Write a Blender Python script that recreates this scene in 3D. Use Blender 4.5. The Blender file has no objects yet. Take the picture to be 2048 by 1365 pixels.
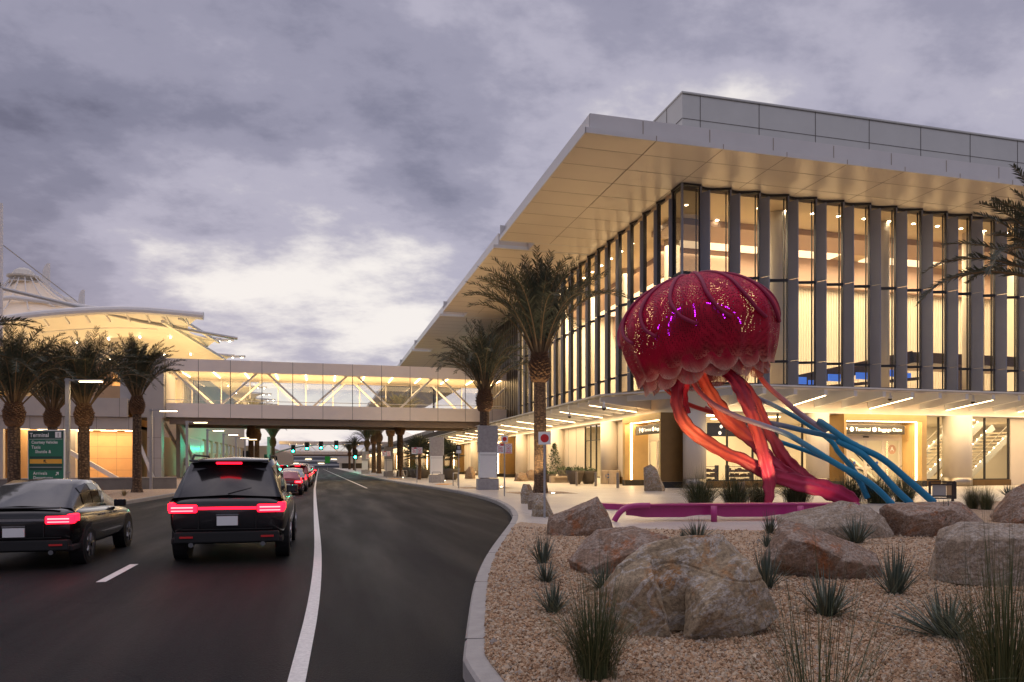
import bpy, bmesh, math, random
import numpy as np
from mathutils import Vector, Matrix, noise
R_ = math.radians
PI = math.pi
sc = bpy.context.scene
col = sc.collection
# ------------------------------------------------------------------ camera geometry (photo is 2048 x 1365)
FPX, CX, HOR, EYE, YAW = 1460.0, 1024.0, 931.0, 1.45, R_(14.65)
FX, FY = math.sin(YAW), math.cos(YAW)      # forward
RX, RY = math.cos(YAW), -math.sin(YAW)     # right
ROAD = -0.15
def P(px, py, d):
    xc = (px - CX) / FPX * d
    return Vector((RX * xc + FX * d, RY * xc + FY * d, EYE + (HOR - py) / FPX * d))
def G(px, py, z=0.0):
    return P(px, py, (EYE - z) * FPX / (py - HOR))
# ------------------------------------------------------------------ mesh collecting
class MB:
    def __init__(s): s.v = []; s.f = []; s.m = []
    def add(s, vs, fs, mi=0):
        o = len(s.v); s.v.extend([tuple(v) for v in vs])
        for f in fs: s.f.append(tuple(i + o for i in f)); s.m.append(mi)
    def box(s, x0, x1, y0, y1, z0, z1, mi=0, T=None):
        vs = [(x0,y0,z0),(x1,y0,z0),(x1,y1,z0),(x0,y1,z0),(x0,y0,z1),(x1,y0,z1),(x1,y1,z1),(x0,y1,z1)]
        if T is not None: vs = [T(v) for v in vs]
        s.add(vs, [(0,3,2,1),(4,5,6,7),(0,1,5,4),(1,2,6,5),(2,3,7,6),(3,0,4,7)], mi)
    def beam(s, a, b, w, h, mi=0, up=(0,0,1)):
        a = Vector(a); b = Vector(b); d = (b - a).normalized(); u = Vector(up)
        if abs(d.dot(u)) > .98: u = Vector((0,1,0))
        r = d.cross(u).normalized(); u = r.cross(d).normalized()
        vs = []
        for p in (a, b):
            for sx, sz in ((-1,-1),(1,-1),(1,1),(-1,1)): vs.append(p + r*sx*w/2 + u*sz*h/2)
        s.add(vs, [(0,1,2,3),(7,6,5,4),(0,4,5,1),(1,5,6,2),(2,6,7,3),(3,7,4,0)], mi)
    def tube(s, pts, rad, n=8, mi=0, cap=True, squash=None):
        pts = [Vector(p) for p in pts]; N = len(pts)
        if not hasattr(rad, '__len__'): rad = [rad]*N
        pr = None; base = len(s.v); vs = []
        for i, p in enumerate(pts):
            t = (pts[min(i+1,N-1)] - pts[max(i-1,0)]).normalized()
            if pr is None:
                u = Vector((0,0,1)) if abs(t.z) < .9 else Vector((1,0,0))
                r = t.cross(u).normalized()
            else:
                r = (pr - t*pr.dot(t)).normalized()
            pr = r; u = r.cross(t)
            for k in range(n):
                an = 2*PI*k/n
                vs.append(p + (r*math.cos(an) + u*math.sin(an))*rad[i])
        fs = []
        for i in range(N-1):
            for k in range(n):
                fs.append((i*n+k, i*n+(k+1)%n, (i+1)*n+(k+1)%n, (i+1)*n+k))
        if cap: fs.append(tuple(range(n-1,-1,-1))); fs.append(tuple((N-1)*n+k for k in range(n)))
        s.add(vs, fs, mi)
    def lathe(s, c, prof, n=24, mi=0, cap=True):
        c = Vector(c); vs = []; N = len(prof)
        for r, z in prof:
            for k in range(n):
                an = 2*PI*k/n; vs.append((c.x+r*math.cos(an), c.y+r*math.sin(an), c.z+z))
        fs = []
        for i in range(N-1):
            for k in range(n): fs.append((i*n+k, i*n+(k+1)%n, (i+1)*n+(k+1)%n, (i+1)*n+k))
        if cap: fs.append(tuple(range(n-1,-1,-1))); fs.append(tuple((N-1)*n+k for k in range(n)))
        s.add(vs, fs, mi)
    def quad(s, a, b, c, d, mi=0): s.add([a,b,c,d], [(0,1,2,3)], mi)
    def prism(s, poly, z0, z1, mi=0):
        n = len(poly); vs = [(p[0],p[1],z0) for p in poly] + [(p[0],p[1],z1) for p in poly]
        fs = [tuple(range(n-1,-1,-1)), tuple(range(n,2*n))] + [(i,(i+1)%n,n+(i+1)%n,n+i) for i in range(n)]
        s.add(vs, fs, mi)
    def build(s, name, mats, parent=None, smooth=False, bevel=0, loc=None):
        me = bpy.data.meshes.new(name); me.from_pydata(s.v, [], s.f)
        if not isinstance(mats, (list, tuple)): mats = [mats]
        for m in mats: me.materials.append(m)
        if len(mats) > 1: me.polygons.foreach_set('material_index', s.m)
        if smooth: me.polygons.foreach_set('use_smooth', [True]*len(me.polygons))
        me.update()
        return link(name, me, parent, bevel, loc)
def link(name, me, parent=None, bevel=0, loc=None):
    o = bpy.data.objects.new(name, me); col.objects.link(o)
    if parent is not None:
        o.parent = parent
    if loc is not None: o.location = loc
    if bevel:
        b = o.modifiers.new('bevel', 'BEVEL'); b.width = bevel; b.segments = 2; b.limit_method = 'ANGLE'; b.angle_limit = R_(40)
    return o
def tag(o, label=None, cat=None, group=None, kind=None):
    if label: o['label'] = label
    if cat: o['category'] = cat
    if group: o['group'] = group
    if kind: o['kind'] = kind
    return o
def empty(name, loc=(0,0,0), rz=0, label=None, cat=None, group=None):
    o = bpy.data.objects.new(name, None); col.objects.link(o); o.location = loc; o.rotation_euler = (0,0,rz)
    o.empty_display_size = .2
    return tag(o, label, cat, group)
KIDS = {}
def kids(o): return [c for c in bpy.data.objects if c.parent == o]
def copy_tree(o, parent=None, loc=None, rz=None, scale=None, label=None, group=None):
    c = o.copy(); col.objects.link(c); c.parent = parent
    if loc is not None: c.location = loc
    if rz is not None: c.rotation_euler = (0,0,rz)
    if scale is not None: c.scale = (scale,)*3 if not hasattr(scale,'__len__') else scale
    if label: c['label'] = label
    if group: c['group'] = group
    for ch in kids(o): copy_tree(ch, c)
    return c
def text_mesh(txt, size, spacing=1.0, align='LEFT', extrude=0.0, bold=0.0):
    cu = bpy.data.curves.new('lettering', 'FONT'); cu.body = txt; cu.size = size; cu.align_x = align
    cu.space_character = spacing; cu.extrude = extrude; cu.offset = bold; cu.resolution_u = 3
    ob = bpy.data.objects.new('lettering', cu); col.objects.link(ob)
    dg = bpy.context.evaluated_depsgraph_get()
    me = bpy.data.meshes.new_from_object(ob.evaluated_get(dg))
    bpy.data.objects.remove(ob); bpy.data.curves.remove(cu)
    return me
def add_text(mb, txt, size, T, mi=0, **k):
    me = text_mesh(txt, size, **k)
    vs = [T(v.co) for v in me.vertices]; fs = [tuple(p.vertices) for p in me.polygons]
    mb.add(vs, fs, mi); bpy.data.meshes.remove(me)
# ------------------------------------------------------------------ materials
def nm(name):
    m = bpy.data.materials.new(name); m.use_nodes = True
    nt = m.node_tree; b = nt.nodes['Principled BSDF']
    return m, nt, b
def N(nt, t, **k):
    n = nt.nodes.new(t)
    for a, v in k.items():
        if a in n.bl_rna.properties: setattr(n, a, v)
        else: n.inputs[a].default_value = v
    return n
def ramp(nt, fac, stops):
    r = nt.nodes.new('ShaderNodeValToRGB'); e = r.color_ramp.elements
    while len(e) < len(stops): e.new(.5)
    for el, (p, c) in zip(e, stops): el.position = p; el.color = (*c, 1) if len(c) == 3 else c
    nt.links.new(fac, r.inputs[0]); return r
def coords(nt, kind='Object', scale=(1,1,1)):
    t = nt.nodes.new('ShaderNodeTexCoord'); mp = nt.nodes.new('ShaderNodeMapping')
    mp.inputs['Scale'].default_value = scale
    nt.links.new(t.outputs[kind], mp.inputs[0]); return mp.outputs[0]
def sub_mat(name, c, rough=.5, metal=0, var=.12, scale=3.0, bump=0, bscale=40, coat=0, rvar=.1):
    m, nt, b = nm(name); L = nt.links
    co = coords(nt)
    n = N(nt, 'ShaderNodeTexNoise', Scale=scale, Detail=6.0, Roughness=.6); L.new(co, n.inputs['Vector'])
    r = ramp(nt, n.outputs['Fac'], [(.25, [x*(1-var) for x in c]), (.75, [min(1, x*(1+var)) for x in c])])
    L.new(r.outputs[0], b.inputs['Base Color'])
    rr = N(nt, 'ShaderNodeMapRange'); rr.inputs['To Min'].default_value = max(.02, rough-rvar); rr.inputs['To Max'].default_value = min(1, rough+rvar)
    L.new(n.outputs['Fac'], rr.inputs['Value']); L.new(rr.outputs[0], b.inputs['Roughness'])
    b.inputs['Metallic'].default_value = metal
    if coat: b.inputs['Coat Weight'].default_value = coat; b.inputs['Coat Roughness'].default_value = .06
    if bump:
        n2 = N(nt, 'ShaderNodeTexNoise', Scale=bscale, Detail=5.0); L.new(co, n2.inputs['Vector'])
        bp = N(nt, 'ShaderNodeBump', Strength=bump, Distance=.02); L.new(n2.outputs['Fac'], bp.inputs['Height']); L.new(bp.outputs[0], b.inputs['Normal'])
    return m
def emit_mat(name, c, s):
    m, nt, b = nm(name)
    b.inputs['Base Color'].default_value = (*[min(1,x) for x in c], 1)
    b.inputs['Emission Color'].default_value = (*c, 1); b.inputs['Emission Strength'].default_value = s
    return m
def glass_mat(name, tint=(.93,.95,.93), refl=1.0, rough=.0, extra=.0):
    m, nt, b = nm(name); L = nt.links; nt.nodes.remove(b)
    out = nt.nodes['Material Output']
    tr = N(nt, 'ShaderNodeBsdfTransparent'); tr.inputs[0].default_value = (*tint, 1)
    gl = N(nt, 'ShaderNodeBsdfGlossy'); gl.inputs['Roughness'].default_value = rough; gl.inputs[0].default_value = (refl,)*3 + (1,)
    ge = N(nt, 'ShaderNodeNewGeometry'); dp = N(nt, 'ShaderNodeVectorMath', operation='DOT_PRODUCT'); L.new(ge.outputs['Normal'], dp.inputs[0]); L.new(ge.outputs['Incoming'], dp.inputs[1])
    ab = N(nt, 'ShaderNodeMath', operation='ABSOLUTE'); L.new(dp.outputs['Value'], ab.inputs[0]); om = N(nt, 'ShaderNodeMath', operation='SUBTRACT'); om.inputs[0].default_value = 1; L.new(ab.outputs[0], om.inputs[1])
    pw = N(nt, 'ShaderNodeMath', operation='POWER'); L.new(om.outputs[0], pw.inputs[0]); pw.inputs[1].default_value = 5
    fr = N(nt, 'ShaderNodeMath', operation='MULTIPLY_ADD'); L.new(pw.outputs[0], fr.inputs[0]); fr.inputs[1].default_value = .92; fr.inputs[2].default_value = .06
    ad = N(nt, 'ShaderNodeMath', operation='ADD'); ad.inputs[1].default_value = extra; L.new(fr.outputs[0], ad.inputs[0])
    mx = N(nt, 'ShaderNodeMixShader'); L.new(ad.outputs[0], mx.inputs[0]); L.new(tr.outputs[0], mx.inputs[1]); L.new(gl.outputs[0], mx.inputs[2])
    L.new(mx.outputs[0], out.inputs['Surface'])
    return m
M = {}
M['panel'] = sub_mat('white metal panel', (.60,.60,.60), .38, 0, .05, .6)
M['soffit'] = sub_mat('soffit panel', (.60,.52,.43), .30, 0, .04, .5, rvar=.05)
M['joint'] = sub_mat('dark joint', (.10,.095,.09), .8)
M['softjoint'] = sub_mat('soffit joint', (.30,.25,.20), .8)
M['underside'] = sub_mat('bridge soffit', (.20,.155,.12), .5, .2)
M['bridgepanel'] = sub_mat('bridge cladding panel', (.76,.69,.64), .42, 0, .05, .6)
M['parapet'] = sub_mat('grey parapet panel', (.52,.54,.53), .4, 0, .05, .7)
M['fin'] = sub_mat('grey fin metal', (.25,.26,.31), .42, .25, .06, 1.0)
M['mullion'] = sub_mat('bronze mullion', (.035,.033,.035), .4, .4)
M['slat'] = sub_mat('dark bronze slat', (.10,.085,.07), .4, .5)
M['cream'] = sub_mat('cream wall', (.66,.58,.48), .5, 0, .05, .8)
M['column'] = sub_mat('cream column', (.62,.56,.48), .42, 0, .05, .6)
M['steel'] = sub_mat('brushed steel', (.36,.32,.27), .36, .9, .12, 8)
M['galv'] = sub_mat('galvanised steel', (.38,.38,.39), .45, .7, .15, 12)
M['bronze'] = sub_mat('bronze panel', (.22,.13,.045), .38, .6, .1, 2)
M['gold'] = sub_mat('gold portal panel', (.62,.42,.18), .34, .35, .06, 2)
M['darkbase'] = sub_mat('dark base', (.03,.025,.02), .5)
M['inwall'] = sub_mat('interior wall', (.74,.66,.54), .6, 0, .04, .4)
M['inwall2'] = sub_mat('interior bulkhead', (.40,.27,.20), .6, 0, .06, .5)
M['intan'] = sub_mat('interior tan ceiling', (.62,.47,.29), .6, 0, .05, .4)
M['infloor'] = sub_mat('interior floor', (.5,.42,.32), .3)
M['darkwood'] = sub_mat('dark wood', (.08,.04,.02), .4, 0, .3, 4)
M['glass'] = glass_mat('curtain glass', (.94,.95,.93), .7, .0, .0)
M['cornerglass'] = glass_mat('dark corner glass', (.30,.31,.31), .7, .0, .04)
M['clear'] = glass_mat('clear glass', (.96,.97,.95), .8, 0, 0)
M['canopyglass'] = glass_mat('frosted canopy glass', (.55,.55,.52), .6, .15, .12)
M['ledge'] = emit_mat('warm linear light', (1,.70,.36), 13)
M['ledlow'] = emit_mat('soft linear light', (1,.78,.46), 7)
M['lamp'] = emit_mat('warm lamp', (1,.82,.55), 30)
M['cove'] = emit_mat('cove light', (1,.80,.54), 1.3)
M['blue'] = emit_mat('blue screen', (.06,.2,.8), .6)
M['white_e'] = emit_mat('lit letters', (1,.93,.8), 1.1)
M['black'] = sub_mat('black sign face', (.007,.006,.006), .55)
M['rubber'] = sub_mat('rubber', (.012,.012,.012), .75, bump=.1)
M['signwhite'] = sub_mat('white sign', (.84,.84,.82), .4, 0, .03)
M['signgreen'] = sub_mat('green sign', (.008,.16,.085), .35, 0, .06)
M['signdark'] = sub_mat('dark green sign', (.006,.05,.035), .35, 0, .06)
M['signyellow'] = sub_mat('yellow sign', (.85,.42,.04), .4, 0, .04)
M['signred'] = sub_mat('red sign', (.62,.02,.02), .4, 0, .04)
M['concrete'] = sub_mat('concrete', (.40,.37,.33), .8, 0, .18, 5, .25, 60)
M['stoneclad'] = sub_mat('grey stone cladding', (.36,.34,.34), .6, 0, .2, 6, .3, 14)
M['planter'] = sub_mat('dark planter', (.10,.08,.06), .6, 0, .1, 5)
M['beige'] = sub_mat('beige concrete', (.48,.38,.27), .7, 0, .1, 6)
M['foliage'] = sub_mat('planter foliage', (.05,.085,.03), .6, 0, .5, 6)
M['orange'] = sub_mat('tactile paving', (.75,.36,.05), .7, 0, .08)
M['pinkpipe'] = sub_mat('magenta paint', (.38,.02,.16), .33, 0, .08, 4, coat=.3)
def membrane():
    m, nt, b = nm('tent membrane'); L = nt.links; b.inputs['Base Color'].default_value = (.72,.68,.60,1); b.inputs['Roughness'].default_value = .6
    t = N(nt, 'ShaderNodeBsdfTranslucent'); t.inputs[0].default_value = (.80,.68,.58,1); mx = N(nt, 'ShaderNodeMixShader'); mx.inputs[0].default_value = .13
    L.new(b.outputs[0], mx.inputs[1]); L.new(t.outputs[0], mx.inputs[2]); L.new(mx.outputs[0], nt.nodes['Material Output'].inputs['Surface']); return m
M['membrane'] = membrane()
M['tubewhite'] = sub_mat('white steel tube', (.72,.70,.68), .4, 0, .05)
M['tanpanel'] = sub_mat('tan wood panel', (.52,.32,.16), .5, 0, .08, 1.2)
M['greypanel'] = sub_mat('grey wall panel', (.38,.355,.335), .45, 0, .07, .8)
M['retwall'] = sub_mat('retaining wall', (.15,.145,.15), .7, 0, .2, 2, .2, 30)
# ================================================================== WORLD, SUN, CAMERA
w = bpy.data.worlds.new('World'); sc.world = w; w.use_nodes = True
nt = w.node_tree; L = nt.links
for n in list(nt.nodes): nt.nodes.remove(n)
out = N(nt, 'ShaderNodeOutputWorld'); bg = N(nt, 'ShaderNodeBackground'); L.new(bg.outputs[0], out.inputs[0])
tc = N(nt, 'ShaderNodeTexCoord'); sep = N(nt, 'ShaderNodeSeparateXYZ'); L.new(tc.outputs['Generated'], sep.inputs[0])
def MA(op, a, b=None, c=None, clamp=False):
    n = N(nt, 'ShaderNodeMath', operation=op); n.use_clamp = clamp
    for i, x in enumerate((a, b, c)):
        if x is None: continue
        if isinstance(x, (int, float)): n.inputs[i].default_value = x
        else: L.new(x, n.inputs[i])
    return n.outputs[0]
zz = MA('MAXIMUM', sep.outputs[2], 0.0)
den = MA('ADD', zz, .30)
u = MA('DIVIDE', sep.outputs[0], den); v = MA('DIVIDE', sep.outputs[1], den)
cb = N(nt, 'ShaderNodeCombineXYZ'); L.new(u, cb.inputs[0]); L.new(v, cb.inputs[1]); cb.inputs[2].default_value = 3.7
mp = N(nt, 'ShaderNodeMapping'); mp.inputs['Rotation'].default_value = (0,0,R_(20)); mp.inputs['Scale'].default_value = (.95,1.25,1)
mp.inputs['Location'].default_value = (1.3,.4,0); L.new(cb.outputs[0], mp.inputs[0])
n1 = N(nt, 'ShaderNodeTexNoise', Scale=1.25, Detail=10.0, Roughness=.55, Distortion=.15); L.new(mp.outputs[0], n1.inputs['Vector'])
n2 = N(nt, 'ShaderNodeTexNoise', Scale=3.6, Detail=9.0, Roughness=.6); L.new(mp.outputs[0], n2.inputs['Vector'])
f = MA('ADD', MA('MULTIPLY', n1.outputs['Fac'], .64), MA('MULTIPLY', n2.outputs['Fac'], .42))
# thin, brighter cloud low over the street
tgt = Vector((RX*(-.31)+FX, RY*(-.30)+FY, .17)).normalized()
dt = N(nt, 'ShaderNodeVectorMath', operation='DOT_PRODUCT'); L.new(tc.outputs['Generated'], dt.inputs[0]); dt.inputs[1].default_value = tgt
g = N(nt, 'ShaderNodeMapRange', interpolation_type='SMOOTHSTEP'); g.inputs['From Min'].default_value = .958; g.inputs['From Max'].default_value = 1.0
L.new(dt.outputs['Value'], g.inputs['Value'])
f2 = MA('ADD', f, MA('MULTIPLY', g.outputs[0], .145))
rp = ramp(nt, f2, [(.36,(.15,.152,.222)), (.44,(.228,.228,.316)), (.52,(.322,.315,.415)), (.61,(.46,.442,.545)), (.75,(.92,.87,.84))])
rp.color_ramp.interpolation = 'EASE'
# a physical sky under the cloud cover
sky = N(nt, 'ShaderNodeTexSky'); sky.sky_type = 'NISHITA'; sky.sun_disc = False; sky.sun_elevation = R_(1.5); sky.sun_rotation = R_(-20)
mixc = N(nt, 'ShaderNodeMix', data_type='RGBA'); mixc.inputs[0].default_value = .006
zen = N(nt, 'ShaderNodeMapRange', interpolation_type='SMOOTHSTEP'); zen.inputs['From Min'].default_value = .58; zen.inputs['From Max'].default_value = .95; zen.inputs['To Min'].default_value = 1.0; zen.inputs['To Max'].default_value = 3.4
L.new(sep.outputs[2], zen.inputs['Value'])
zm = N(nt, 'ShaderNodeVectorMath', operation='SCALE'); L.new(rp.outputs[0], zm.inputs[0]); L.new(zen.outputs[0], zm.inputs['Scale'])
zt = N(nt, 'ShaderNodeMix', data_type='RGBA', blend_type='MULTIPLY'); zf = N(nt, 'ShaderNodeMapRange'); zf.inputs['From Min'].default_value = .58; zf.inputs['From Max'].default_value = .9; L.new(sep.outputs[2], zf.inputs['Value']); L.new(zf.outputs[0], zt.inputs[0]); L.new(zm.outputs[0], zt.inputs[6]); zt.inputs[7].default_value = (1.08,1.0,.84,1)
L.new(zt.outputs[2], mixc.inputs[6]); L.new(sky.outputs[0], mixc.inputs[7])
# below the horizon
bel = N(nt, 'ShaderNodeMapRange'); bel.inputs['From Min'].default_value = -.04; bel.inputs['From Max'].default_value = 0.0
L.new(sep.outputs[2], bel.inputs['Value'])
mb_ = N(nt, 'ShaderNodeMix', data_type='RGBA'); L.new(bel.outputs[0], mb_.inputs[0]); mb_.inputs[6].default_value = (.05,.05,.055,1)
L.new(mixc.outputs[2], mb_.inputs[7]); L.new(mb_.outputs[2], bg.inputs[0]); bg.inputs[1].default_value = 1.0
sun = bpy.data.lights.new('sun', 'SUN'); sun.energy = .12; sun.angle = R_(40); sun.color = (1,.88,.8)
so = bpy.data.objects.new('sun', sun); col.objects.link(so)
so.rotation_euler = Vector((-math.sin(R_(-20))*0+.25, -.9, -.35)).to_track_quat('-Z','Y').to_euler()
cam = bpy.data.cameras.new('camera'); cam.sensor_width = 36; cam.lens = FPX/2048*36
cam.shift_y = (HOR-682.5)/2048; cam.clip_end = 3000; cam.clip_start = .05
co_ = bpy.data.objects.new('camera', cam); col.objects.link(co_); co_.location = (0,0,EYE); co_.rotation_euler = (R_(90),0,-YAW)
sc.camera = co_
sc.view_settings.view_transform = 'Standard'; sc.view_settings.look = 'None'; sc.view_settings.exposure = 0; sc.view_settings.gamma = 1
sc.render.engine = 'CYCLES'
cy = sc.cycles; cy.use_denoising = True; cy.max_bounces = 7; cy.transparent_max_bounces = 24; cy.diffuse_bounces = 3; cy.glossy_bounces = 3
cy.sample_clamp_indirect = 4.0; cy.caustics_reflective = False; cy.caustics_refractive = False; cy.use_light_tree = True
try: cy.denoiser = 'OPENIMAGEDENOISE'
except Exception: pass
WARM = (1, .70, .36); CREAM = (1, .77, .47)
def area(name, loc, sx, sy, power, rot=(0,0,0), c=WARM):
    l = bpy.data.lights.new(name, 'AREA'); l.shape = 'RECTANGLE'; l.size = sx; l.size_y = sy; l.energy = power; l.color = c
    o = bpy.data.objects.new(name, l); col.objects.link(o); o.location = loc; o.rotation_euler = rot; return o
def spot(name, loc, tgt, power, ang=70, c=WARM, r=.06, blend=.6):
    l = bpy.data.lights.new(name, 'SPOT'); l.energy = power; l.color = c; l.spot_size = R_(ang); l.spot_blend = blend; l.shadow_soft_size = r
    o = bpy.data.objects.new(name, l); col.objects.link(o); o.location = loc
    o.rotation_euler = (Vector(tgt)-Vector(loc)).to_track_quat('-Z','Y').to_euler(); return o
def point(name, loc, power, c=WARM, r=.1):
    l = bpy.data.lights.new(name, 'POINT'); l.energy = power; l.color = c; l.shadow_soft_size = r
    o = bpy.data.objects.new(name, l); col.objects.link(o); o.location = loc; return o

# ================================================================== GROUND, ROAD, PLAZA, GRAVEL
def asphalt():
    m, nt, b = nm('asphalt'); L = nt.links; co = coords(nt)
    n1 = N(nt, 'ShaderNodeTexNoise', Scale=55.0, Detail=5.0, Roughness=.75); L.new(co, n1.inputs['Vector'])
    c2 = coords(nt, 'Object', (1.2,.12,1)); n2 = N(nt, 'ShaderNodeTexNoise', Scale=1.0, Detail=5.0); L.new(c2, n2.inputs['Vector'])
    mx = N(nt, 'ShaderNodeMath', operation='MULTIPLY_ADD'); L.new(n1.outputs['Fac'], mx.inputs[0]); mx.inputs[1].default_value = .75
    ml = N(nt, 'ShaderNodeMath', operation='MULTIPLY'); ml.inputs[1].default_value = .3; L.new(n2.outputs['Fac'], ml.inputs[0]); L.new(ml.outputs[0], mx.inputs[2])
    sx = N(nt, 'ShaderNodeSeparateXYZ'); L.new(co, sx.inputs[0])
    w1 = N(nt, 'ShaderNodeMath', operation='MULTIPLY_ADD'); L.new(sx.outputs[0], w1.inputs[0]); w1.inputs[1].default_value = 2.15; w1.inputs[2].default_value = 3.1
    w2 = N(nt, 'ShaderNodeMath', operation='COSINE'); L.new(w1.outputs[0], w2.inputs[0])
    w3 = N(nt, 'ShaderNodeMath', operation='MULTIPLY_ADD'); L.new(w2.outputs[0], w3.inputs[0]); w3.inputs[1].default_value = .05; L.new(mx.outputs[0], w3.inputs[2])
    n5 = N(nt, 'ShaderNodeTexNoise', Scale=.35, Detail=6.0, Roughness=.65); L.new(co, n5.inputs['Vector'])
    w4 = N(nt, 'ShaderNodeMath', operation='MULTIPLY_ADD'); L.new(n5.outputs['Fac'], w4.inputs[0]); w4.inputs[1].default_value = .25; L.new(w3.outputs[0], w4.inputs[2])
    w5 = N(nt, 'ShaderNodeMath', operation='SUBTRACT'); L.new(w4.outputs[0], w5.inputs[0]); w5.inputs[1].default_value = .125
    mx = w5
    r = ramp(nt, mx.outputs[0], [(.3,(.003,.003,.0032)), (.5,(.0068,.0066,.0070)), (.66,(.015,.0145,.015)), (.8,(.034,.032,.032))]); cw = N(nt, 'ShaderNodeVectorMath', operation='MULTIPLY_ADD'); L.new(n5.outputs['Color'], cw.inputs[0]); cw.inputs[1].default_value = (1.6,1.6,0); L.new(co, cw.inputs[2])
    cv = N(nt, 'ShaderNodeTexVoronoi', feature='DISTANCE_TO_EDGE', Scale=.16); L.new(cw.outputs[0], cv.inputs['Vector'])
    cr_ = ramp(nt, cv.outputs['Distance'], [(0,(.35,.35,.35)), (.0022,(1,1,1))])
    cm = N(nt, 'ShaderNodeMix', data_type='RGBA', blend_type='MULTIPLY'); cm.inputs[0].default_value = .8; L.new(r.outputs[0], cm.inputs[6]); L.new(cr_.outputs[0], cm.inputs[7])
    L.new(cm.outputs[2], b.inputs['Base Color'])
    rr = ramp(nt, n2.outputs['Fac'], [(.3,(.5,.5,.5)), (.7,(.72,.72,.72))]); L.new(rr.outputs[0], b.inputs['Roughness']); b.inputs['Specular IOR Level'].default_value = .12
    v = N(nt, 'ShaderNodeTexVoronoi', Scale=75.0); L.new(co, v.inputs['Vector'])
    bp = N(nt, 'ShaderNodeBump', Strength=.55, Distance=.012); L.new(v.outputs['Distance'], bp.inputs['Height']); L.new(bp.outputs[0], b.inputs['Normal'])
    return m
def paving():
    m, nt, b = nm('plaza terrazzo'); L = nt.links; co = coords(nt)
    v = N(nt, 'ShaderNodeTexVoronoi', Scale=38.0); L.new(co, v.inputs['Vector'])
    n = N(nt, 'ShaderNodeTexNoise', Scale=.6, Detail=5.0); L.new(co, n.inputs['Vector'])
    hs = N(nt, 'ShaderNodeSeparateColor'); L.new(v.outputs['Color'], hs.inputs[0])
    a = N(nt, 'ShaderNodeMath', operation='MULTIPLY_ADD'); L.new(hs.outputs[0], a.inputs[0]); a.inputs[1].default_value = .5
    q = N(nt, 'ShaderNodeMath', operation='MULTIPLY'); q.inputs[1].default_value = .5; L.new(n.outputs['Fac'], q.inputs[0]); L.new(q.outputs[0], a.inputs[2])
    r = ramp(nt, a.outputs[0], [(.15,(.36,.32,.28)), (.45,(.50,.455,.40)), (.8,(.60,.55,.49))])
    br = N(nt, 'ShaderNodeTexBrick', Scale=1.0); br.offset = 0.0; br.inputs['Brick Width'].default_value = 3.0; br.inputs['Row Height'].default_value = 3.0
    br.inputs['Mortar Size'].default_value = .012; br.inputs['Color1'].default_value = (1,1,1,1); br.inputs['Color2'].default_value = (.93,.93,.93,1); br.inputs['Mortar'].default_value = (.45,.42,.4,1)
    L.new(co, br.inputs['Vector'])
    mm = N(nt, 'ShaderNodeMix', data_type='RGBA', blend_type='MULTIPLY'); mm.inputs[0].default_value = 1; L.new(r.outputs[0], mm.inputs[6]); L.new(br.outputs[0], mm.inputs[7])
    L.new(mm.outputs[2], b.inputs['Base Color'])
    rr = ramp(nt, n.outputs['Fac'], [(.3,(.30,.30,.30)), (.7,(.48,.48,.48))]); L.new(rr.outputs[0], b.inputs['Roughness'])
    bp = N(nt, 'ShaderNodeBump', Strength=.12, Distance=.01); L.new(v.outputs['Distance'], bp.inputs['Height']); L.new(bp.outputs[0], b.inputs['Normal'])
    return m
GRC = [(.0,(.24,.145,.08)), (.25,(.48,.29,.16)), (.5,(.62,.42,.25)), (.72,(.50,.40,.29)), (.88,(.70,.56,.39)), (1,(.30,.26,.23))]
def gravel_base():
    m, nt, b = nm('gravel bed'); L = nt.links; co = coords(nt)
    v = N(nt, 'ShaderNodeTexVoronoi', Scale=42.0); L.new(co, v.inputs['Vector'])
    hs = N(nt, 'ShaderNodeSeparateColor'); L.new(v.outputs['Color'], hs.inputs[0])
    r = ramp(nt, hs.outputs[0], GRC)
    L.new(r.outputs[0], b.inputs['Base Color']); b.inputs['Roughness'].default_value = .85
    iv = N(nt, 'ShaderNodeMath', operation='SUBTRACT'); iv.inputs[0].default_value = 1; L.new(v.outputs['Distance'], iv.inputs[1])
    bp = N(nt, 'ShaderNodeBump', Strength=1.0, Distance=.03); L.new(iv.outputs[0], bp.inputs['Height']); L.new(bp.outputs[0], b.inputs['Normal'])
    return m
def gravel_stone():
    m, nt, b = nm('gravel stone'); L = nt.links
    g = N(nt, 'ShaderNodeNewGeometry'); r = ramp(nt, g.outputs['Random Per Island'], GRC)
    n = N(nt, 'ShaderNodeTexNoise', Scale=60.0, Detail=3.0); L.new(coords(nt), n.inputs['Vector'])
    mm = N(nt, 'ShaderNodeMix', data_type='RGBA', blend_type='MULTIPLY'); mm.inputs[0].default_value = .6
    L.new(r.outputs[0], mm.inputs[6]); L.new(n.outputs['Fac'], mm.inputs[7])
    ad = N(nt, 'ShaderNodeMix', data_type='RGBA'); ad.inputs[0].default_value = .6; L.new(r.outputs[0], ad.inputs[6]); L.new(mm.outputs[2], ad.inputs[7])
    L.new(ad.outputs[2], b.inputs['Base Color']); b.inputs['Roughness'].default_value = .8
    return m
M['asphalt'] = asphalt(); M['paving'] = paving(); M['gravel'] = gravel_base(); M['stone'] = gravel_stone()
M['paint'] = sub_mat('road paint', (.66,.64,.60), .6, 0, .22, 30)
M['kerb'] = sub_mat('kerb concrete', (.34,.32,.295), .75, 0, .16, 7, .3, 70)

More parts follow.
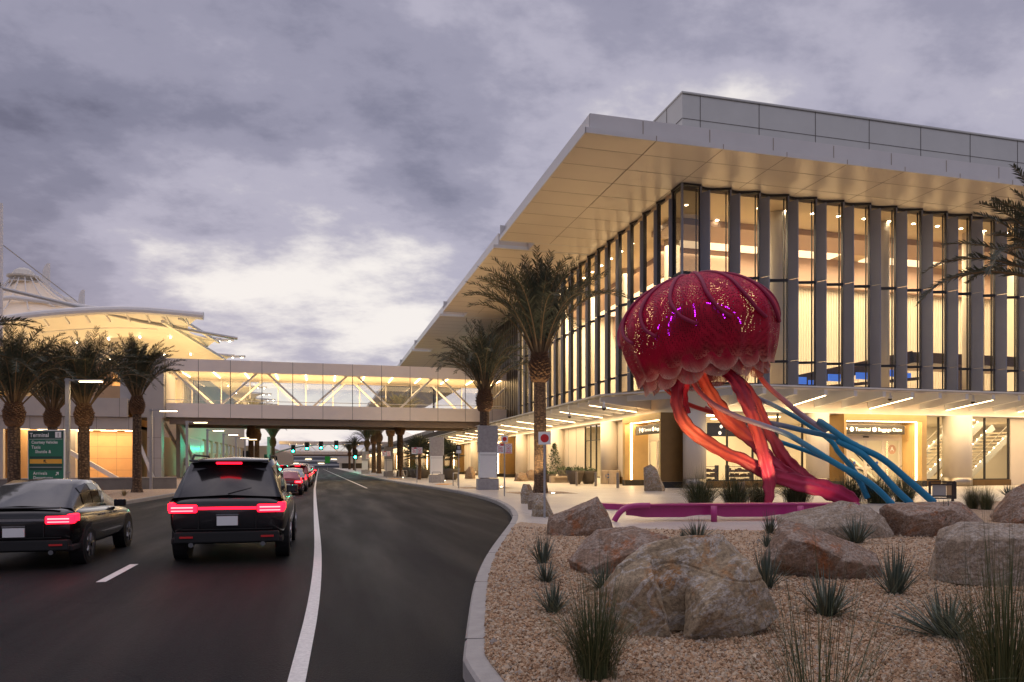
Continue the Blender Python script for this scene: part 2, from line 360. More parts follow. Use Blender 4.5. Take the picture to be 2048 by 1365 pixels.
# kerb line of the right-hand pavement (road side), traced on the road surface
kpx = [(925,1365),(927,1340),(935,1270),(945,1200),(957,1160),(975,1122),(1000,1085),(1018,1060),(1026,1044),(1022,1030),(1010,1018),(988,1006),(955,996),(912,986),(866,978),(828,972),(773,963),(726,953)]
K = [G(x, y, ROAD).to_2d() for x, y in kpx]
K = [Vector((K[0].x-.05, -6.0)), Vector((K[0].x, 2.0))] + K
def smooth2(p, it=2):
    for _ in range(it):
        q = [p[0]]
        for a, b in zip(p[:-1], p[1:]): q += [a*.75+b*.25, a*.25+b*.75]
        q.append(p[-1]); p = q
    return p
K = smooth2(K, 2)
K += [Vector((K[-1].x+.2, 130.0)), Vector((K[-1].x+.3, 400.0))]
def offset2(p, d):
    o = []
    for i, a in enumerate(p):
        t = (p[min(i+1,len(p)-1)] - p[max(i-1,0)]).normalized(); o.append(a + Vector((t.y, -t.x))*d)
    return o
KI = offset2(K, .17)     # pavement side
mb = MB(); mb.box(-600,600,-60,1500,-.5,-.32); tag(mb.build('ground', M['concrete']), kind='structure')
mb = MB(); mb.box(-8.6,22,-40,900,-.3,ROAD); tag(mb.build('road', M['asphalt']), kind='structure')
def poly_sheet(name, poly, z, m, kind='structure', thick=.3):
    bm = bmesh.new(); vs = [bm.verts.new((p[0],p[1],z)) for p in poly]
    f = bm.faces.new(vs)
    if f.normal.z < 0: f.normal_flip()
    bmesh.ops.triangulate(bm, faces=[f])
    ed = [e for e in bm.edges if e.is_boundary]
    r = bmesh.ops.extrude_edge_only(bm, edges=ed)
    for x in r['geom']:
        if isinstance(x, bmesh.types.BMVert): x.co.z = z - thick
    bmesh.ops.recalc_face_normals(bm, faces=bm.faces)
    me = bpy.data.meshes.new(name); bm.to_mesh(me); bm.free(); me.materials.append(m)
    o = link(name, me); tag(o, kind=kind); return o
poly_sheet('plaza_pavement', KI + [Vector((120,400)), Vector((120,-6))], 0.0, M['paving'])
# kerb
mb = MB(); n = len(K); prof = [(0.0,ROAD-.1),(.0,-.02),(.02,.004),(.17,.006),(.17,-.2)]
rows = [offset2(K, d) for d, z in prof]
vs = []
for i in range(n):
    for j, (d, z) in enumerate(prof): vs.append((rows[j][i].x, rows[j][i].y, z))
k5 = len(prof)
mb.add(vs, [(i*k5+j, i*k5+j+1, (i+1)*k5+j+1, (i+1)*k5+j) for i in range(n-1) for j in range(k5-1)])
tag(mb.build('kerb', M['kerb']), kind='structure')
mb = MB(); acc = 0
for i in range(1, n):
    a_, b_ = K[i-1], K[i]; L_ = (b_-a_).length
    if a_.y > 110 or L_ > 20: break
    s_ = 3.0 - acc
    while s_ < L_:
        p_ = a_.lerp(b_, s_/L_); t_ = (b_-a_).normalized(); r_ = Vector((t_.y,-t_.x))
        q0, q1 = p_ - r_*.004, p_ + r_*.172
        mb.beam((q0.x,q0.y,-.06),(q1.x,q1.y,-.06),.012,.135); s_ += 3.0
    acc = (acc + L_) % 3.0
tag(mb.build('kerb_joint', M['joint']), kind='structure')
# gravel bed
inner = [p for p in KI if p.y < G(1040,1046).y]
back = [G(1042,1046), G(1110,1052), G(1227,1057), G(1342,1061), G(1520,1063), G(1640,1050), G(1760,1030), G(1900,1014), G(1990,1004), G(2120,1000), G(2300,998)]
gpoly = inner + [b.to_2d() for b in back] + [Vector((30,-6))]
poly_sheet('gravel_bed', gpoly, .02, M['gravel'], thick=.1)
# painted markings
mb = MB()
ln = smooth2([Vector((x, y)) for y, x in ((-6,-.5),(2,-.3),(5.5,-.18),(9,-.07),(14,-.05),(20,-.12),(35,-.28),(60,-.5),(270,-1.0),(400,-1.2))], 2)
la, lb_ = offset2(ln, .065), offset2(ln, -.065); n_ = len(ln)
mb.add([(p.x,p.y,ROAD+.004) for p in la]+[(p.x,p.y,ROAD+.004) for p in lb_], [(i,i+1,n_+i+1,n_+i) for i in range(n_-1)])
for k in range(-2, 14): mb.box(-2.98,-2.86,11.1+k*6.2,12.95+k*6.2,ROAD-.05,ROAD+.004)
a, b = G(655,942.6,ROAD), G(734,977,ROAD); d = (b-a).normalized(); e = a - d*110
mb.beam((e.x,e.y,ROAD-.02),(b.x,b.y,ROAD-.02),.14,.05)
tag(mb.build('road_marking', M['paint']), kind='structure')
# left verge with kerb and planting strip
LK = [Vector((-8.5,-10)), Vector((-8.35,22.4)), Vector((-7.5,36)), Vector((-6.6,60)), Vector((-5.8,90)), Vector((-5.6,400))]
mb = MB(); rows = [offset2(LK, d) for d in (0,-.02,-.2,-.2)]; zs = [ROAD-.1,.0,.0,-.2]; vs = []
for i in range(len(LK)):
    for j in range(4): vs.append((rows[j][i].x, rows[j][i].y, zs[j]))
mb.add(vs, [(i*4+j, i*4+j+1, (i+1)*4+j+1, (i+1)*4+j) for i in range(len(LK)-1) for j in range(3)])
tag(mb.build('kerb', M['kerb']), kind='structure')
poly_sheet('planting_strip', offset2(LK, -.2) + [Vector((-120,400)), Vector((-120,-10))], -.01, M['gravel'], thick=.2)
# loose gravel stones (stuff)
def in_poly(x, y, poly):
    c = False; n = len(poly); j = n-1
    for i in range(n):
        a, b = poly[i], poly[j]
        if (a[1] > y) != (b[1] > y) and x < (b[0]-a[0])*(y-a[1])/(b[1]-a[1])+a[0]: c = not c
        j = i
    return c
rng = np.random.default_rng(5)
octv = np.array([(1,0,0),(-1,0,0),(0,1,0),(0,-1,0),(0,0,1),(0,0,-1)], float)
octf = np.array([(0,2,4),(2,1,4),(1,3,4),(3,0,4),(2,0,5),(1,2,5),(3,1,5),(0,3,5)])
cpos = []
for _ in range(150000):
    d = 4.3*((17/4.3)**(rng.random()**1.25)); xc = d*(rng.uniform(-.12,.80))
    x = RX*xc+FX*d; y = RY*xc+FY*d
    if d > 8.5 and rng.random() > (8.5/d)**2*1.2: continue
    if in_poly(x, y, gpoly): cpos.append((x, y, d))
    if len(cpos) > 62000: break
cp = np.array(cpos); n = len(cp)
sz = rng.uniform(.008,.019,(n,1,1))*np.where(rng.random((n,1,1)) < .06, 1.7, 1.0)*(1+np.maximum(0,cp[:,2]-7)[:,None,None]*.06)
V = octv[None]*sz*rng.uniform(.6,1.25,(n,1,3)) + rng.normal(0,.0022,(n,6,3))
an = rng.uniform(0,2*PI,n); ti = rng.uniform(-.6,.6,n)
c_, s_ = np.cos(an)[:,None], np.sin(an)[:,None]
x = V[:,:,0].copy(); z = V[:,:,2].copy(); ct, st = np.cos(ti)[:,None], np.sin(ti)[:,None]
V[:,:,0] = x*ct - z*st; V[:,:,2] = x*st + z*ct
x = V[:,:,0].copy(); y = V[:,:,1].copy()
V[:,:,0] = x*c_ - y*s_ + cp[:,0:1]; V[:,:,1] = x*s_ + y*c_ + cp[:,1:2]; V[:,:,2] += .022 + rng.uniform(0,.012,(n,1))
F = octf[None] + (np.arange(n)*6)[:,None,None]
me = bpy.data.meshes.new('gravel'); me.from_pydata(V.reshape(-1,3), [], F.reshape(-1,3)); me.materials.append(M['stone'])
tag(link('gravel', me), 'loose tan and grey gravel covering the planting bed', 'gravel', kind='stuff')
# ================================================================== TERMINAL BUILDING (right)
BX, BY = 22.0, 41.8
ZC, ZT, Z1, Z2 = 6.7, 19.25, 8.27, 13.6
term = empty('terminal_building', (BX, BY, 0), 0, 'large white and glass airport terminal with flat overhanging roof and scalloped lit curtain wall', 'terminal')
term.location = (0,0,0)
mb = MB()      # roof plates with thin projecting lip, set-back fascia
def plate(x0, x1, y0, y1, z0=ZT):
    mb.box(x0, x1, y0, y1, z0, z0+.26, 0)
segs = [(36.8,56.1),(58.15,83.8),(86.3,111),(114,132),(135,160),(163,190),(193,225),(228,270),(273,380)]
for i, (a, b) in enumerate(segs):
    x1 = 95 if i == 0 else 42
    mb.box(13.7, x1, a, b, ZT, ZT+.26)
    mb.box(14.15, x1, a+.45 if i == 0 else a+.2, b-.05, ZT+.262, ZT+1.25)
for (a, b), (c, d) in zip(segs[:-1], segs[1:]):
    mb.box(16.6, 42, b+.003, c-.003, ZT+.03, ZT+1.0)
mb.build('roof', M['soffit'], term)
mb = MB()
mb.box(13.66, 95, 36.74, 36.797, ZT-.01, ZT+.27)
for i, (a, b) in enumerate(segs):
    mb.box(13.64, 13.697, a-.06, b, ZT-.01, ZT+.27)
    mb.box(14.08, 14.147, a+.4 if i == 0 else a+.2, b, ZT+.27, ZT+1.27)
    if i: mb.box(13.7, 22, a-.06, a-.003, ZT-.01, ZT+.27); 
    mb.box(13.7, 22, b+.003, b+.06, ZT-.01, ZT+1.2)
mb.box(14.08, 95, 37.18, 37.247, ZT+.27, ZT+1.27)
mb.box(13.64,14.4, 36.75,37.3, ZT+.271, ZT+.285)
mb.build('fascia', M['panel'], term)
mb = MB()
for k in range(19):
    x = 17.8+4.1*k
    if x < 94: mb.box(x-.022, x+.022, 36.8, 47 if x < 22 else 41.7, ZT-.006, ZT-.001); mb.box(x-.02,x+.02,36.73,36.739,ZT-.008,ZT+.27)
    x = 17.8+4.1*k-.6
    if x < 94: mb.box(x-.02,x+.02,37.165,37.178,ZT+.28,ZT+1.2)
for s in segs[:4]:
    mb.box(17.78, 17.824, s[0], s[1], ZT-.006, ZT-.001)
for k in range(44):
    y = 38.6+2.2*k
    if any(a < y < b for a, b in segs): mb.box(13.75, 94 if y < 41.8 else 21.9, y-.02, y+.02, ZT-.0062, ZT-.0012)
mb.build('soffit_joint', M['softjoint'], term)
mb = MB(); mb.box(22.05, 95, 41.85, 75, ZT+1.0, 24.95); mb.box(22.0,95,41.8,41.849,24.95,25.05); mb.box(22.0,22.049,41.85,75,24.95,25.05); mb.box(30,60,80,380,ZT+1,23)
mb.build('parapet', M['parapet'], term)
mb = MB()
for k in range(17):
    x = 23.3+4.24*k; mb.box(x-.018, x+.018, 41.83, 41.848, ZT+1.1, 24.94)
    y = 44+4.24*k
    if y < 75: mb.box(22.03, 22.048, y-.018, y+.018, ZT+1.1, 24.94)
mb.box(22.05,95,41.832,41.8475,23.34,23.37); mb.box(22.032,22.0475,41.9,75,23.33,23.38)
mb.box(22.05,95,41.81,41.846,24.88,24.9)
mb.build('parapet_joint', M['joint'], term)
# --- curtain wall bays: each bay a window with its frame; each fin a part
def TB(s, o, z): return (BX+s, BY-o, z)
def TA(s, o, z): return (BX-o, BY+s, z)
def bay(T, s0, s1, flat=False):
    n = 1 if flat else 9
    def off(t): return 0.0 if flat else -.42*math.sin(PI*t**.62)
    pts = [(s0+(s1-s0)*k/n, off(k/n)) for k in range(n+1)]
    g = MB()
    for (a, oa), (b, ob) in zip(pts[:-1], pts[1:]):
        g.quad(T(a,oa,ZC), T(b,ob,ZC), T(b,ob,ZT-.1), T(a,oa,ZT-.1))
    wnd = g.build('window', M['cornerglass'] if flat else M['glass'], term, smooth=not flat)
    f = MB()
    for (a, oa), (b, ob) in zip(pts[:-1], pts[1:]):
        for z0, z1, pr in ((ZT-.14, ZT-.005, .09), (Z2-.09, Z2+.09, .07), (Z1-.08, Z1+.08, .07), (ZC-.03, ZC+.1, .07)):
            vs = [T(a,oa+pr,z0),T(b,ob+pr,z0),T(b,ob-pr,z0),T(a,oa-pr,z0),T(a,oa+pr,z1),T(b,ob+pr,z1),T(b,ob-pr,z1),T(a,oa-pr,z1)]
            f.add(vs, [(0,3,2,1),(4,5,6,7),(0,1,5,4),(2,3,7,6)])
    f.box(s1-.07, s1+.05, -.16, .03, ZC, ZT-.003, T=lambda v: T(*v))
    f.box(s1-.30, s1-.275, -.12, .0, ZC+.1, ZT-.3, T=lambda v: T(*v))
    f.build('frame', M['mullion'], wnd)
def fin(T, s):
    f = MB(); zs = [(ZC-.02, Z1-.015), (Z1+.015, Z2-.02), (Z2+.02, ZT-.55)]
    for z0, z1 in zs:
        dp, sk = (.66,.27) if T is TB else (.24,.05)
        vs = [T(s-.04,.06,z0),T(s+.04,.06,z0),T(s+sk+.04,dp,z0),T(s+sk-.04,dp,z0),T(s-.04,.06,z1),T(s+.04,.06,z1),T(s+sk+.04,dp,z1),T(s+sk-.04,dp,z1)]
        f.add(vs, [(0,3,2,1),(4,5,6,7),(0,1,5,4),(1,2,6,5),(2,3,7,6),(3,0,4,7)])
    f.box(s-.06, s+.06, -.12, .055, ZC, ZT-.004, T=lambda v: T(*v))
    f.build('fin', M['fin'], term)
bay(TB, 0.06, 1.3, True); bay(TA, 0.06, 1.3, True)
mb = MB(); mb.box(21.94,22.06,41.74,41.86,ZC,ZT-.004); mb.build('corner_post', M['fin'], term)
NBB, NBA = 17, 17
for k in range(NBB): bay(TB, 1.3+2.125*k, 1.3+2.125*(k+1))
for k in range(NBB+1): fin(TB, 1.3+2.125*k)
for k in range(NBA): bay(TA, 1.3+2.2*k, 1.3+2.2*(k+1))
for k in range(NBA+1): fin(TA, 1.3+2.2*k)
XE, YE = BX+1.3+2.125*NBB, BY+1.3+2.2*NBA     # ends of the curtain walls
# --- hall interior
mb = MB()
mb.box(22.2, XE+30, 42.3, 56, 6.15, 6.6); mb.box(22.2,36,56,YE,6.15,6.6)
mb.build('upper_floor', M['infloor'], term)
mb = MB()
mb.box(34.5, XE+30, 54, 54.4, 6.6, 19.2); mb.box(34.1,34.5,54.0,YE+8,6.6,19.2); mb.box(XE+.2,XE+.5,42,54,6.6,19.2); mb.box(22.3,34,YE+.3,YE+.6,6.6,19.2)
mb.build('back_wall', M['inwall'], term)
mb = MB()      # dropped brown ceiling and bulkhead along the back of the hall
mb.box(24,XE,47.0,50.4,18.55,18.97); mb.box(26,XE,53.3,53.99,16.6,18.97); mb.box(27.2,30.2,54.3,YE-.2,18.55,18.97); mb.box(33.4,34.09,54.3,YE-.2,16.6,18.97)
mb.build('bulkhead', M['inwall2'], term)
mb = MB()
for a, b in ((27,34.6),(36.6,41.6),(44.5,52)): mb.box(a,b,50.6,53.0,18.84,18.95)
mb.box(30.6,33.2,56,YE-1,18.84,18.95)
mb.build('cove_light', M['cove'], term)
mb = MB(); mb.box(22.2,XE+20,42.25,54,18.98,19.22); mb.box(22.25,34.1,54,YE,18.98,19.22)
mb.build('hall_ceiling', M['intan'], term)
mb = MB()
for k in range(20):
    for q in range(2): mb.lathe((24.6+2.125*k, 43.9+3.6*q, 18.955), [(.12,0),(.12,.02)], 10)
for k in range(16):
    for q in range(2): mb.lathe((23.8+3.6*q, 44.6+2.2*k, 18.955), [(.12,0),(.12,.02)], 10)
mb.build('downlight', M['lamp'], term)
for k in range(5):
    mb = MB(); mb.lathe((31.6+8.5*k-.9, 44.6, 6.6), [(.72,0),(.72,12.4)], 28); mb.build('column', M['inwall'], term, smooth=True)
for k in range(4):
    mb = MB(); mb.lathe((26.5, 52+8.8*k, 6.6), [(.6,0),(.6,12.4)], 24); mb.build('column', M['inwall'], term, smooth=True)
# sheer vertical ribs on the lower back wall
mb = MB()
for k in range(150): mb.box(34.6+.25*k, 34.66+.25*k, 53.92, 53.995, 6.6, 16.5)
for k in range(110): mb.box(34.03, 34.095, 54.1+.24*k, 54.16+.24*k, 6.6, 16.5)
mb.build('wall_rib', M['inwall'], term)
# desk, sloping escalator and blue screens on the upper level
mb = MB()
mb.beam((30.5,46.5,6.9),(43.5,46.5,9.7),1.2,.9); mb.box(43.2,56,45.9,50,9.25,10.05); mb.box(49,49.5,47,47.5,6.6,9.25); mb.beam((30.5,45.0,6.6),(43,45.0,7.9),.4,.22)
mb.build('escalator_truss', M['darkwood'], term)
mb = MB()
for k in range(9): mb.box(31.4+1.35*k,32.2+1.35*k+.2*(k%2),45.2+.2*(k%3),45.3+.2*(k%3),6.9+.13*k+.25*(k%2),7.35+.13*k+.3*(k%2))
mb.build('screen', M['blue'], term)
# hall lights
area('hall_light', (43,49.0,18.5), 40, 6, 6500, c=CREAM)
area('hall_light', (29.5,66,18.5), 7, 26, 7200, c=CREAM)
area('hall_wall_wash', (45,49.2,6.8), 40, 1.2, 1100, (R_(180-18),0,0), CREAM)
# --- ground floor
mb = MB()
mb.box(22.45, 95, 54, 54.3, 0, 6.15); mb.box(36,36.3,54,90,0,6.15); mb.box(22.85,36,83,83.3,0,6.15); mb.box(22.45,120,42.5,56,4.9,6.15)
mb.build('lobby_wall', M['inwall'], term)
# band over the storefronts
mb = MB(); mb.box(22.1,100,41.95,42.45,4.86,6.69); mb.box(22.1,22.44,42.46,380,4.86,6.69)
mb.build('storefront_band', M['cream'], term)
for x0, x1 in ((48.5,60),(66,80),(86,100)):
    mb = MB(); mb.box(x0,x1,42.2,42.5,0,4.85); mb.build('ground_wall', M['cream'], term)
ya = [(48.7,56.4),(60.4,84.2)]
y = 90.5
while y < 378: ya.append((y, min(y+26, 378))); y += 32
for a, b in ya:
    mb = MB(); mb.box(22.4,22.8,a,b,0,4.858); mb.build('ground_wall', M['cream'], term)
mb = MB()
for a, b in ya: mb.box(22.36,22.399,a,b,0,.55)
for x0, x1 in ((23.6,31.1),(40.1,42.2),(44.1,48.4),(60,66),(80,86)): mb.box(x0,x1,42.05,42.3,0,.42)
mb.build('plinth', M['bronze'], term)
mb = MB()
for a, b in ya:
    yy = a+2.2
    while yy < b-.3: mb.box(22.384,22.398,yy-.012,yy+.012,.6,4.85); yy += 2.2
mb.build('wall_joint', M['joint'], term)
def store_window(T, a, b, z0=.42, n=2):
    g = MB(); g.quad(T(a,0,z0),T(b,0,z0),T(b,0,4.86),T(a,0,4.86)); wnd = g.build('window', M['clear'], term)
    f = MB()
    for k in range(n+1):
        s = a+(b-a)*k/n; f.box(s-.05,s+.05,-.06,.06,z0,4.859,T=lambda v: T(*v))
    f.box(a,b,-.05,.05,z0-.002,z0+.07,T=lambda v: T(*v)); f.box(a,b,-.05,.05,3.55,3.6,T=lambda v: T(*v)) if n == 3 else None
    f.build('frame', M['mullion'], wnd)
def SB(s, o, z): return (s, 42.3-o, z)
def SA(s, o, z): return (22.45-o, s, z)
store_window(SB, 23.6, 31.1, n=4); store_window(SB, 40.1, 42.2, n=1); store_window(SB, 44.1, 48.4); store_window(SB, 60, 66); store_window(SB, 80, 86)
store_window(SA, 56.4, 60.4, n=3)
def column(x, y, r):
    c = MB(); c.lathe((x,y,.6), [(r,0),(r,4.27)], 36); o = c.build('column', M['column'], term, smooth=True)
    c = MB(); c.lathe((x,y,0), [(r+.012,0),(r+.012,.6)], 36); c.build('base', M['steel'], o, smooth=True)
for x, y, r in [(22.85,41.75,.72),(31.8,41.65,.72),(43.1,41.6,.92),(54,41.6,.8),(65,41.6,.8)]: column(x, y, r)
for k in range(24): column(22.0, 53.7+12.9*k, .72)
# portals with doors and light strips
def portal(T, a, b, front):
    """T(s, o, z): s along the wall, o outwards; opening a..b"""
    p = MB(); bx = lambda *v: p.box(*v, T=lambda q: T(*q))
    bx(a-.18,a,-.3,front,.0,4.83); bx(b,b+.4,-.3,front,0,4.83); bx(a+.002,b-.002,-.3,front,4.42,4.83)
    en = p.build('entrance', M['gold'], term)
    q = MB(); q.box(a-.2,a-.182,-.2,front-.02,.42,4.82,T=lambda v: T(*v)); q.build('side_panel', M['bronze'], en)
    q = MB(); q.box(a-.21,a-.183,-.2,front+.01,0,.4,T=lambda v: T(*v)); q.box(b+.002,b+.41,front+.002,front+.02,0,.4,T=lambda v: T(*v)); q.box(b-.012,b-.002,-.2,front-.01,0,.4,T=lambda v:T(*v)); q.build('base', M['darkbase'], en)
    q = MB(); q.box(b-.03,b-.003,front-.55,front-.42,.42,4.38,T=lambda v: T(*v)); q.box(a+.05,b-.03,front-.55,front-.42,4.38,4.417,T=lambda v: T(*v)); q.build('light_strip', M['ledge'], en)
    q = MB(); o0 = -.32
    q.box(a,b,o0-.1,o0,3.3,4.42,T=lambda v: T(*v))
    wid = (b-a-.2)/4
    for k in range(4):
        s0 = a+.1+wid*k
        q.box(s0,s0+.11,o0-.08,o0,0,3.3,T=lambda v: T(*v)); q.box(s0+wid-.11,s0+wid,o0-.08,o0,0,3.3,T=lambda v: T(*v))
        q.box(s0+.11,s0+wid-.11,o0-.08,o0,0,.18,T=lambda v: T(*v)); q.box(s0+.11,s0+wid-.11,o0-.08,o0,1.22,1.36,T=lambda v: T(*v)); q.box(s0+.11,s0+wid-.11,o0-.08,o0,3.14,3.3,T=lambda v: T(*v))
    d = q.build('door', M['column'], en)
    q = MB()
    for k in range(4):
        s0 = a+.1+wid*k; q.quad(T(s0+.11,o0-.04,.18),T(s0+wid-.11,o0-.04,.18),T(s0+wid-.11,o0-.04,3.14),T(s0+.11,o0-.04,3.14))
    q.build('pane', M['clear'], en)
    q = MB(); mid = (a+b)/2; q.box(mid-.22,mid+.22,o0+.002,o0+.06,3.36,3.45,T=lambda v: T(*v)); q.build('motion_sensor', M['black'], en)
    return en, wid, o0
PB = lambda s, o, z: (s, 42.3-o, z)
PA = lambda s, o, z: (22.4-o, s, z)
dB, widB, oB = portal(PB, 33.4, 39.4, 1.45)
portal(PA, 42.75, 48.2, 1.5)
for k in range(9): portal(PA, 84.5+32*k, 89.9+32*k, 1.2)
# round white gate letter and stickers on the right-hand door leaf
q = MB(); s = 33.5+widB*3+.75
q.add([PB(s+.33*math.cos(t), oB-.03, 2.55+.33*math.sin(t)) for t in [k*PI/16 for k in range(32)]], [tuple(range(32))], 0)
add_text(q, 'A', .42, lambda v: PB(s+v.x, oB-.02, 2.45+v.y), 1, align='CENTER', bold=.01)
q.build('door_letter', [sub_mat('sticker pink', (.45,.28,.2), .5), M['signwhite']], dB)
q = MB()
for k, dx in ((1,.55),(2,.95)):
    ss = 33.5+widB*k+dx
    q.add([PB(ss+.11*math.cos(t), oB-.03, 1.62+.11*math.sin(t)) for t in [j*PI/10 for j in range(20)]], [tuple(range(20))])
q.build('door_sticker', sub_mat('sticker blue', (.03,.09,.35), .5), dB)
# overhead signs
def oh_sign(T, a, b, z0, z1, label, txt=True):
    q = MB(); q.box(a,b,-.12,.12,z0,z1,T=lambda v: T(*v)); o = q.build('overhead_sign', M['black'])
    tag(o, label, 'sign')
    q = MB(); q.box(b+.002,b+.025,-.11,.11,z0+.01,z1-.01,T=lambda v: T(*v)) ; q.box(a-.025,a-.002,-.11,.11,z0+.01,z1-.01,T=lambda v: T(*v)); q.build('end_cap', M['steel'], o)
    h = (z1-z0); zc = (z0+z1)/2; sz = h*.56
    t = MB()
    def put(tx, s, size=sz, dz=0): add_text(t, tx, size, lambda v: T(s+v.x, .128, zc-size*.34+dz+v.y), bold=size*.006)
    def circ(s, r, hole=.38):
        n = 20; vs = [T(s+r*math.cos(2*PI*k/n), .128, zc+r*math.sin(2*PI*k/n)) for k in range(n)] + [T(s+r*hole*math.cos(2*PI*k/n), .128, zc+r*hole*math.sin(2*PI*k/n)) for k in range(n)]
        t.add(vs, [(k,(k+1)%n,n+(k+1)%n,n+k) for k in range(n)])
    L_ = b-a; r = h*.25
    s = a + L_*.14
    t.add([T(s-.05*h,.128,zc-.3*h),T(s+.05*h,.128,zc-.3*h),T(s+.05*h,.128,zc+.1*h),T(s-.05*h,.128,zc+.1*h)], [(0,1,2,3)])
    t.add([T(s-.24*h,.128,zc+.03*h),T(s-.13*h,.128,zc-.04*h),T(s,.128,zc+.13*h),T(s+.13*h,.128,zc-.04*h),T(s+.24*h,.128,zc+.03*h),T(s,.128,zc+.32*h)], [(0,1,2,5),(2,3,4,5)])
    circ(a+L_*.225, r, .25); put('Terminal 1', a+L_*.275, sz*L_/5.5/(h/.6)); circ(a+L_*.555, r, .3); put('Baggage Claim', a+L_*.605, sz*L_/5.5/(h/.6))
    t.build('lettering', M['white_e'], o); return o
oh_sign(lambda s,o,z: (s, 42.05-o, z), 33.45, 39.0, 3.58, 4.2, 'black overhead sign reading Terminal 1 Baggage Claim above the right-hand glass doors')
oh_sign(lambda s,o,z: (21.75-o, 90.9-s, z), 42.9, 48.1, 3.58, 4.2, 'black overhead sign reading Terminal 1 Baggage Claim above the doors beside the bronze panel')
q = MB(); q.box(25.0,30.4,43.9,44.05,3.4,4.3); o = tag(q.build('hanging_sign', M['black']), 'dark wayfinding sign hanging inside the lobby behind the jellyfish tentacles', 'sign')
q = MB(); add_text(q, 'Ticketing', .3, lambda v: (28.4+v.x, 43.893, 3.6+v.y))
for cx_, cz_ in ((25.9,3.62),(26.0,4.05)): q.add([(cx_+.12*math.cos(k*PI/9), 43.893, cz_+.12*math.sin(k*PI/9)) for k in range(18)], [tuple(range(18))])
q.build('lettering', M['white_e'], o)
# slatted and glazed street front beyond the curtain wall
mb = MB(); mb.box(22.6,23.2,YE+.1,104,6.7,19.2); mb.box(22.4,22.6,150,380,6.7,19.2)
mb.build('upper_wall', M['mullion'], term)
mb = MB(); mb.quad((22.5,104,8.2),(22.5,150,8.2),(22.5,150,19.2),(22.5,104,19.2)); mb.quad((22.3,150,9),(22.3,380,9),(22.3,380,19.2),(22.3,150,19.2))
mb.build('ribbon_window', glass_mat('mirror glass', (.35,.36,.38), .9, .01, .45), term)
mb = MB(); mb.box(22.6,30,104,380,6.2,8.2); mb.box(24,24.3,104,150,8.2,19.2); mb.build('slat_backing', M['inwall2'], term)
mb = MB()
y = YE+.5
while y < 103.8: mb.box(22.05,22.55,y,y+.35,6.72,19.2); y += .85
y = 104.5
while y < 379: mb.box(22.15,22.45,y,y+.25,6.72,8.2); y += .9
o = mb.build('slat_screen', M['slat'], term)
# ================================================================== ENTRANCE CANOPY
canopy = empty('entrance_canopy', (0,0,0), 0, 'white beamed glass canopy with warm linear lights wrapping the terminal above the doors', 'canopy')
mb = MB()
pts_o = [(18.2,380),(18.2,46.3),(24.6,38.0),(95,38.0)]; pts_i = [(22.05,380),(22.05,41.75),(22.05,41.75),(95,41.75)]
for k in range(3):
    a, b = pts_o[k], pts_o[k+1]; c, d = pts_i[k+1], pts_i[k]
    za = 6.22; zi = 6.55
    if c == d: mb.add([(*a,za),(*b,za),(*c,zi)], [(0,1,2)])
    else: mb.add([(*a,za),(*b,za),(*c,zi),(*d,zi)], [(0,1,2,3)])
mb.build('glass_roof', M['canopyglass'], canopy)
mb = MB()
for a, b in zip(pts_o[:-1], pts_o[1:]): mb.beam((*a,6.2),(*b,6.2),.06,.09)
mb.build('edge_trim', M['panel'], canopy)
def cbeam(T, s, L, mbx=None):
    b = mbx or MB()
    w = .12
    vs = [T(s-w,0,5.3),T(s+w,0,5.3),T(s+w,0,6.4),T(s-w,0,6.4),T(s-w,L,5.72),T(s+w,L,5.72),T(s+w,L,6.06),T(s-w,L,6.06)]
    b.add(vs, [(0,1,2,3),(7,6,5,4),(0,4,5,1),(1,5,6,2),(2,6,7,3),(3,7,4,0)])
    if mbx is None: return b.build('beam', M['panel'], canopy)
def cstrip(T, s, L, mbx=None):
    b = mbx or MB(); w = .032; z = lambda o: 5.3+.42*o/L
    vs = [T(s-w,.05,z(.05)-.03),T(s+w,.05,z(.05)-.03),T(s+w,L,z(L)-.03),T(s-w,L,z(L)-.03),T(s-w,.05,z(.05)-.004),T(s+w,.05,z(.05)-.004),T(s+w,L,z(L)-.004),T(s-w,L,z(L)-.004)]
    b.add(vs, [(0,3,2,1),(4,5,6,7),(0,1,5,4),(1,2,6,5),(2,3,7,6),(3,0,4,7)])
    if mbx is None: b.build('light_strip', M['ledge'], canopy)
CB = lambda s, o, z: (s, 41.94-o, z)
CA = lambda s, o, z: (22.09-o, s, z)
for k in range(23):
    s = 25.5+2.125*k; cbeam(CB, s, 3.75)
    if k % 3 == 2: cstrip(CB, s, 3.7)
for k in range(44):
    s = 46.6+2.2*k; cbeam(CA, s, 3.7)
    if k % 3 == 1: cstrip(CA, s, 3.65)
mb = MB(); ms = MB()
for k in range(44, 150):
    s = 46.6+2.2*k; cbeam(CA, s, 3.7, mb)
    if k % 3 == 1: cstrip(CA, s, 3.65, ms)
tag(mb.build('far_beam', M['panel'], canopy), kind='stuff'); tag(ms.build('far_light_strip', M['ledge'], canopy), kind='stuff')
mb = MB(); mb.beam((22.2,44.3,5.55),(23.9,42.0,5.55),.25,.5); mb.beam((20.2,46.2,6.0),(24.6,40.2,6.0),.12,.4); mb.build('corner_beam', M['panel'], canopy)
q = MB(); q.box(24.5,95,41.7,41.93,4.9,4.98); q.box(21.95,22.08,46.5,150,4.9,4.98); q.build('added_fill_ledge', M['panel'], canopy)  # added ledge, made up as a mount for the upward fill lights
area('added_canopy_fill', (58,41.55,5.02), 66, .12, 320, (R_(180-38),0,0))  # added upward fill to brighten the canopy beams, not a lamp of the building
area('added_canopy_fill', (21.8,98,5.02), .12, 102, 520, (0,R_(180-38),0))
mb = MB()
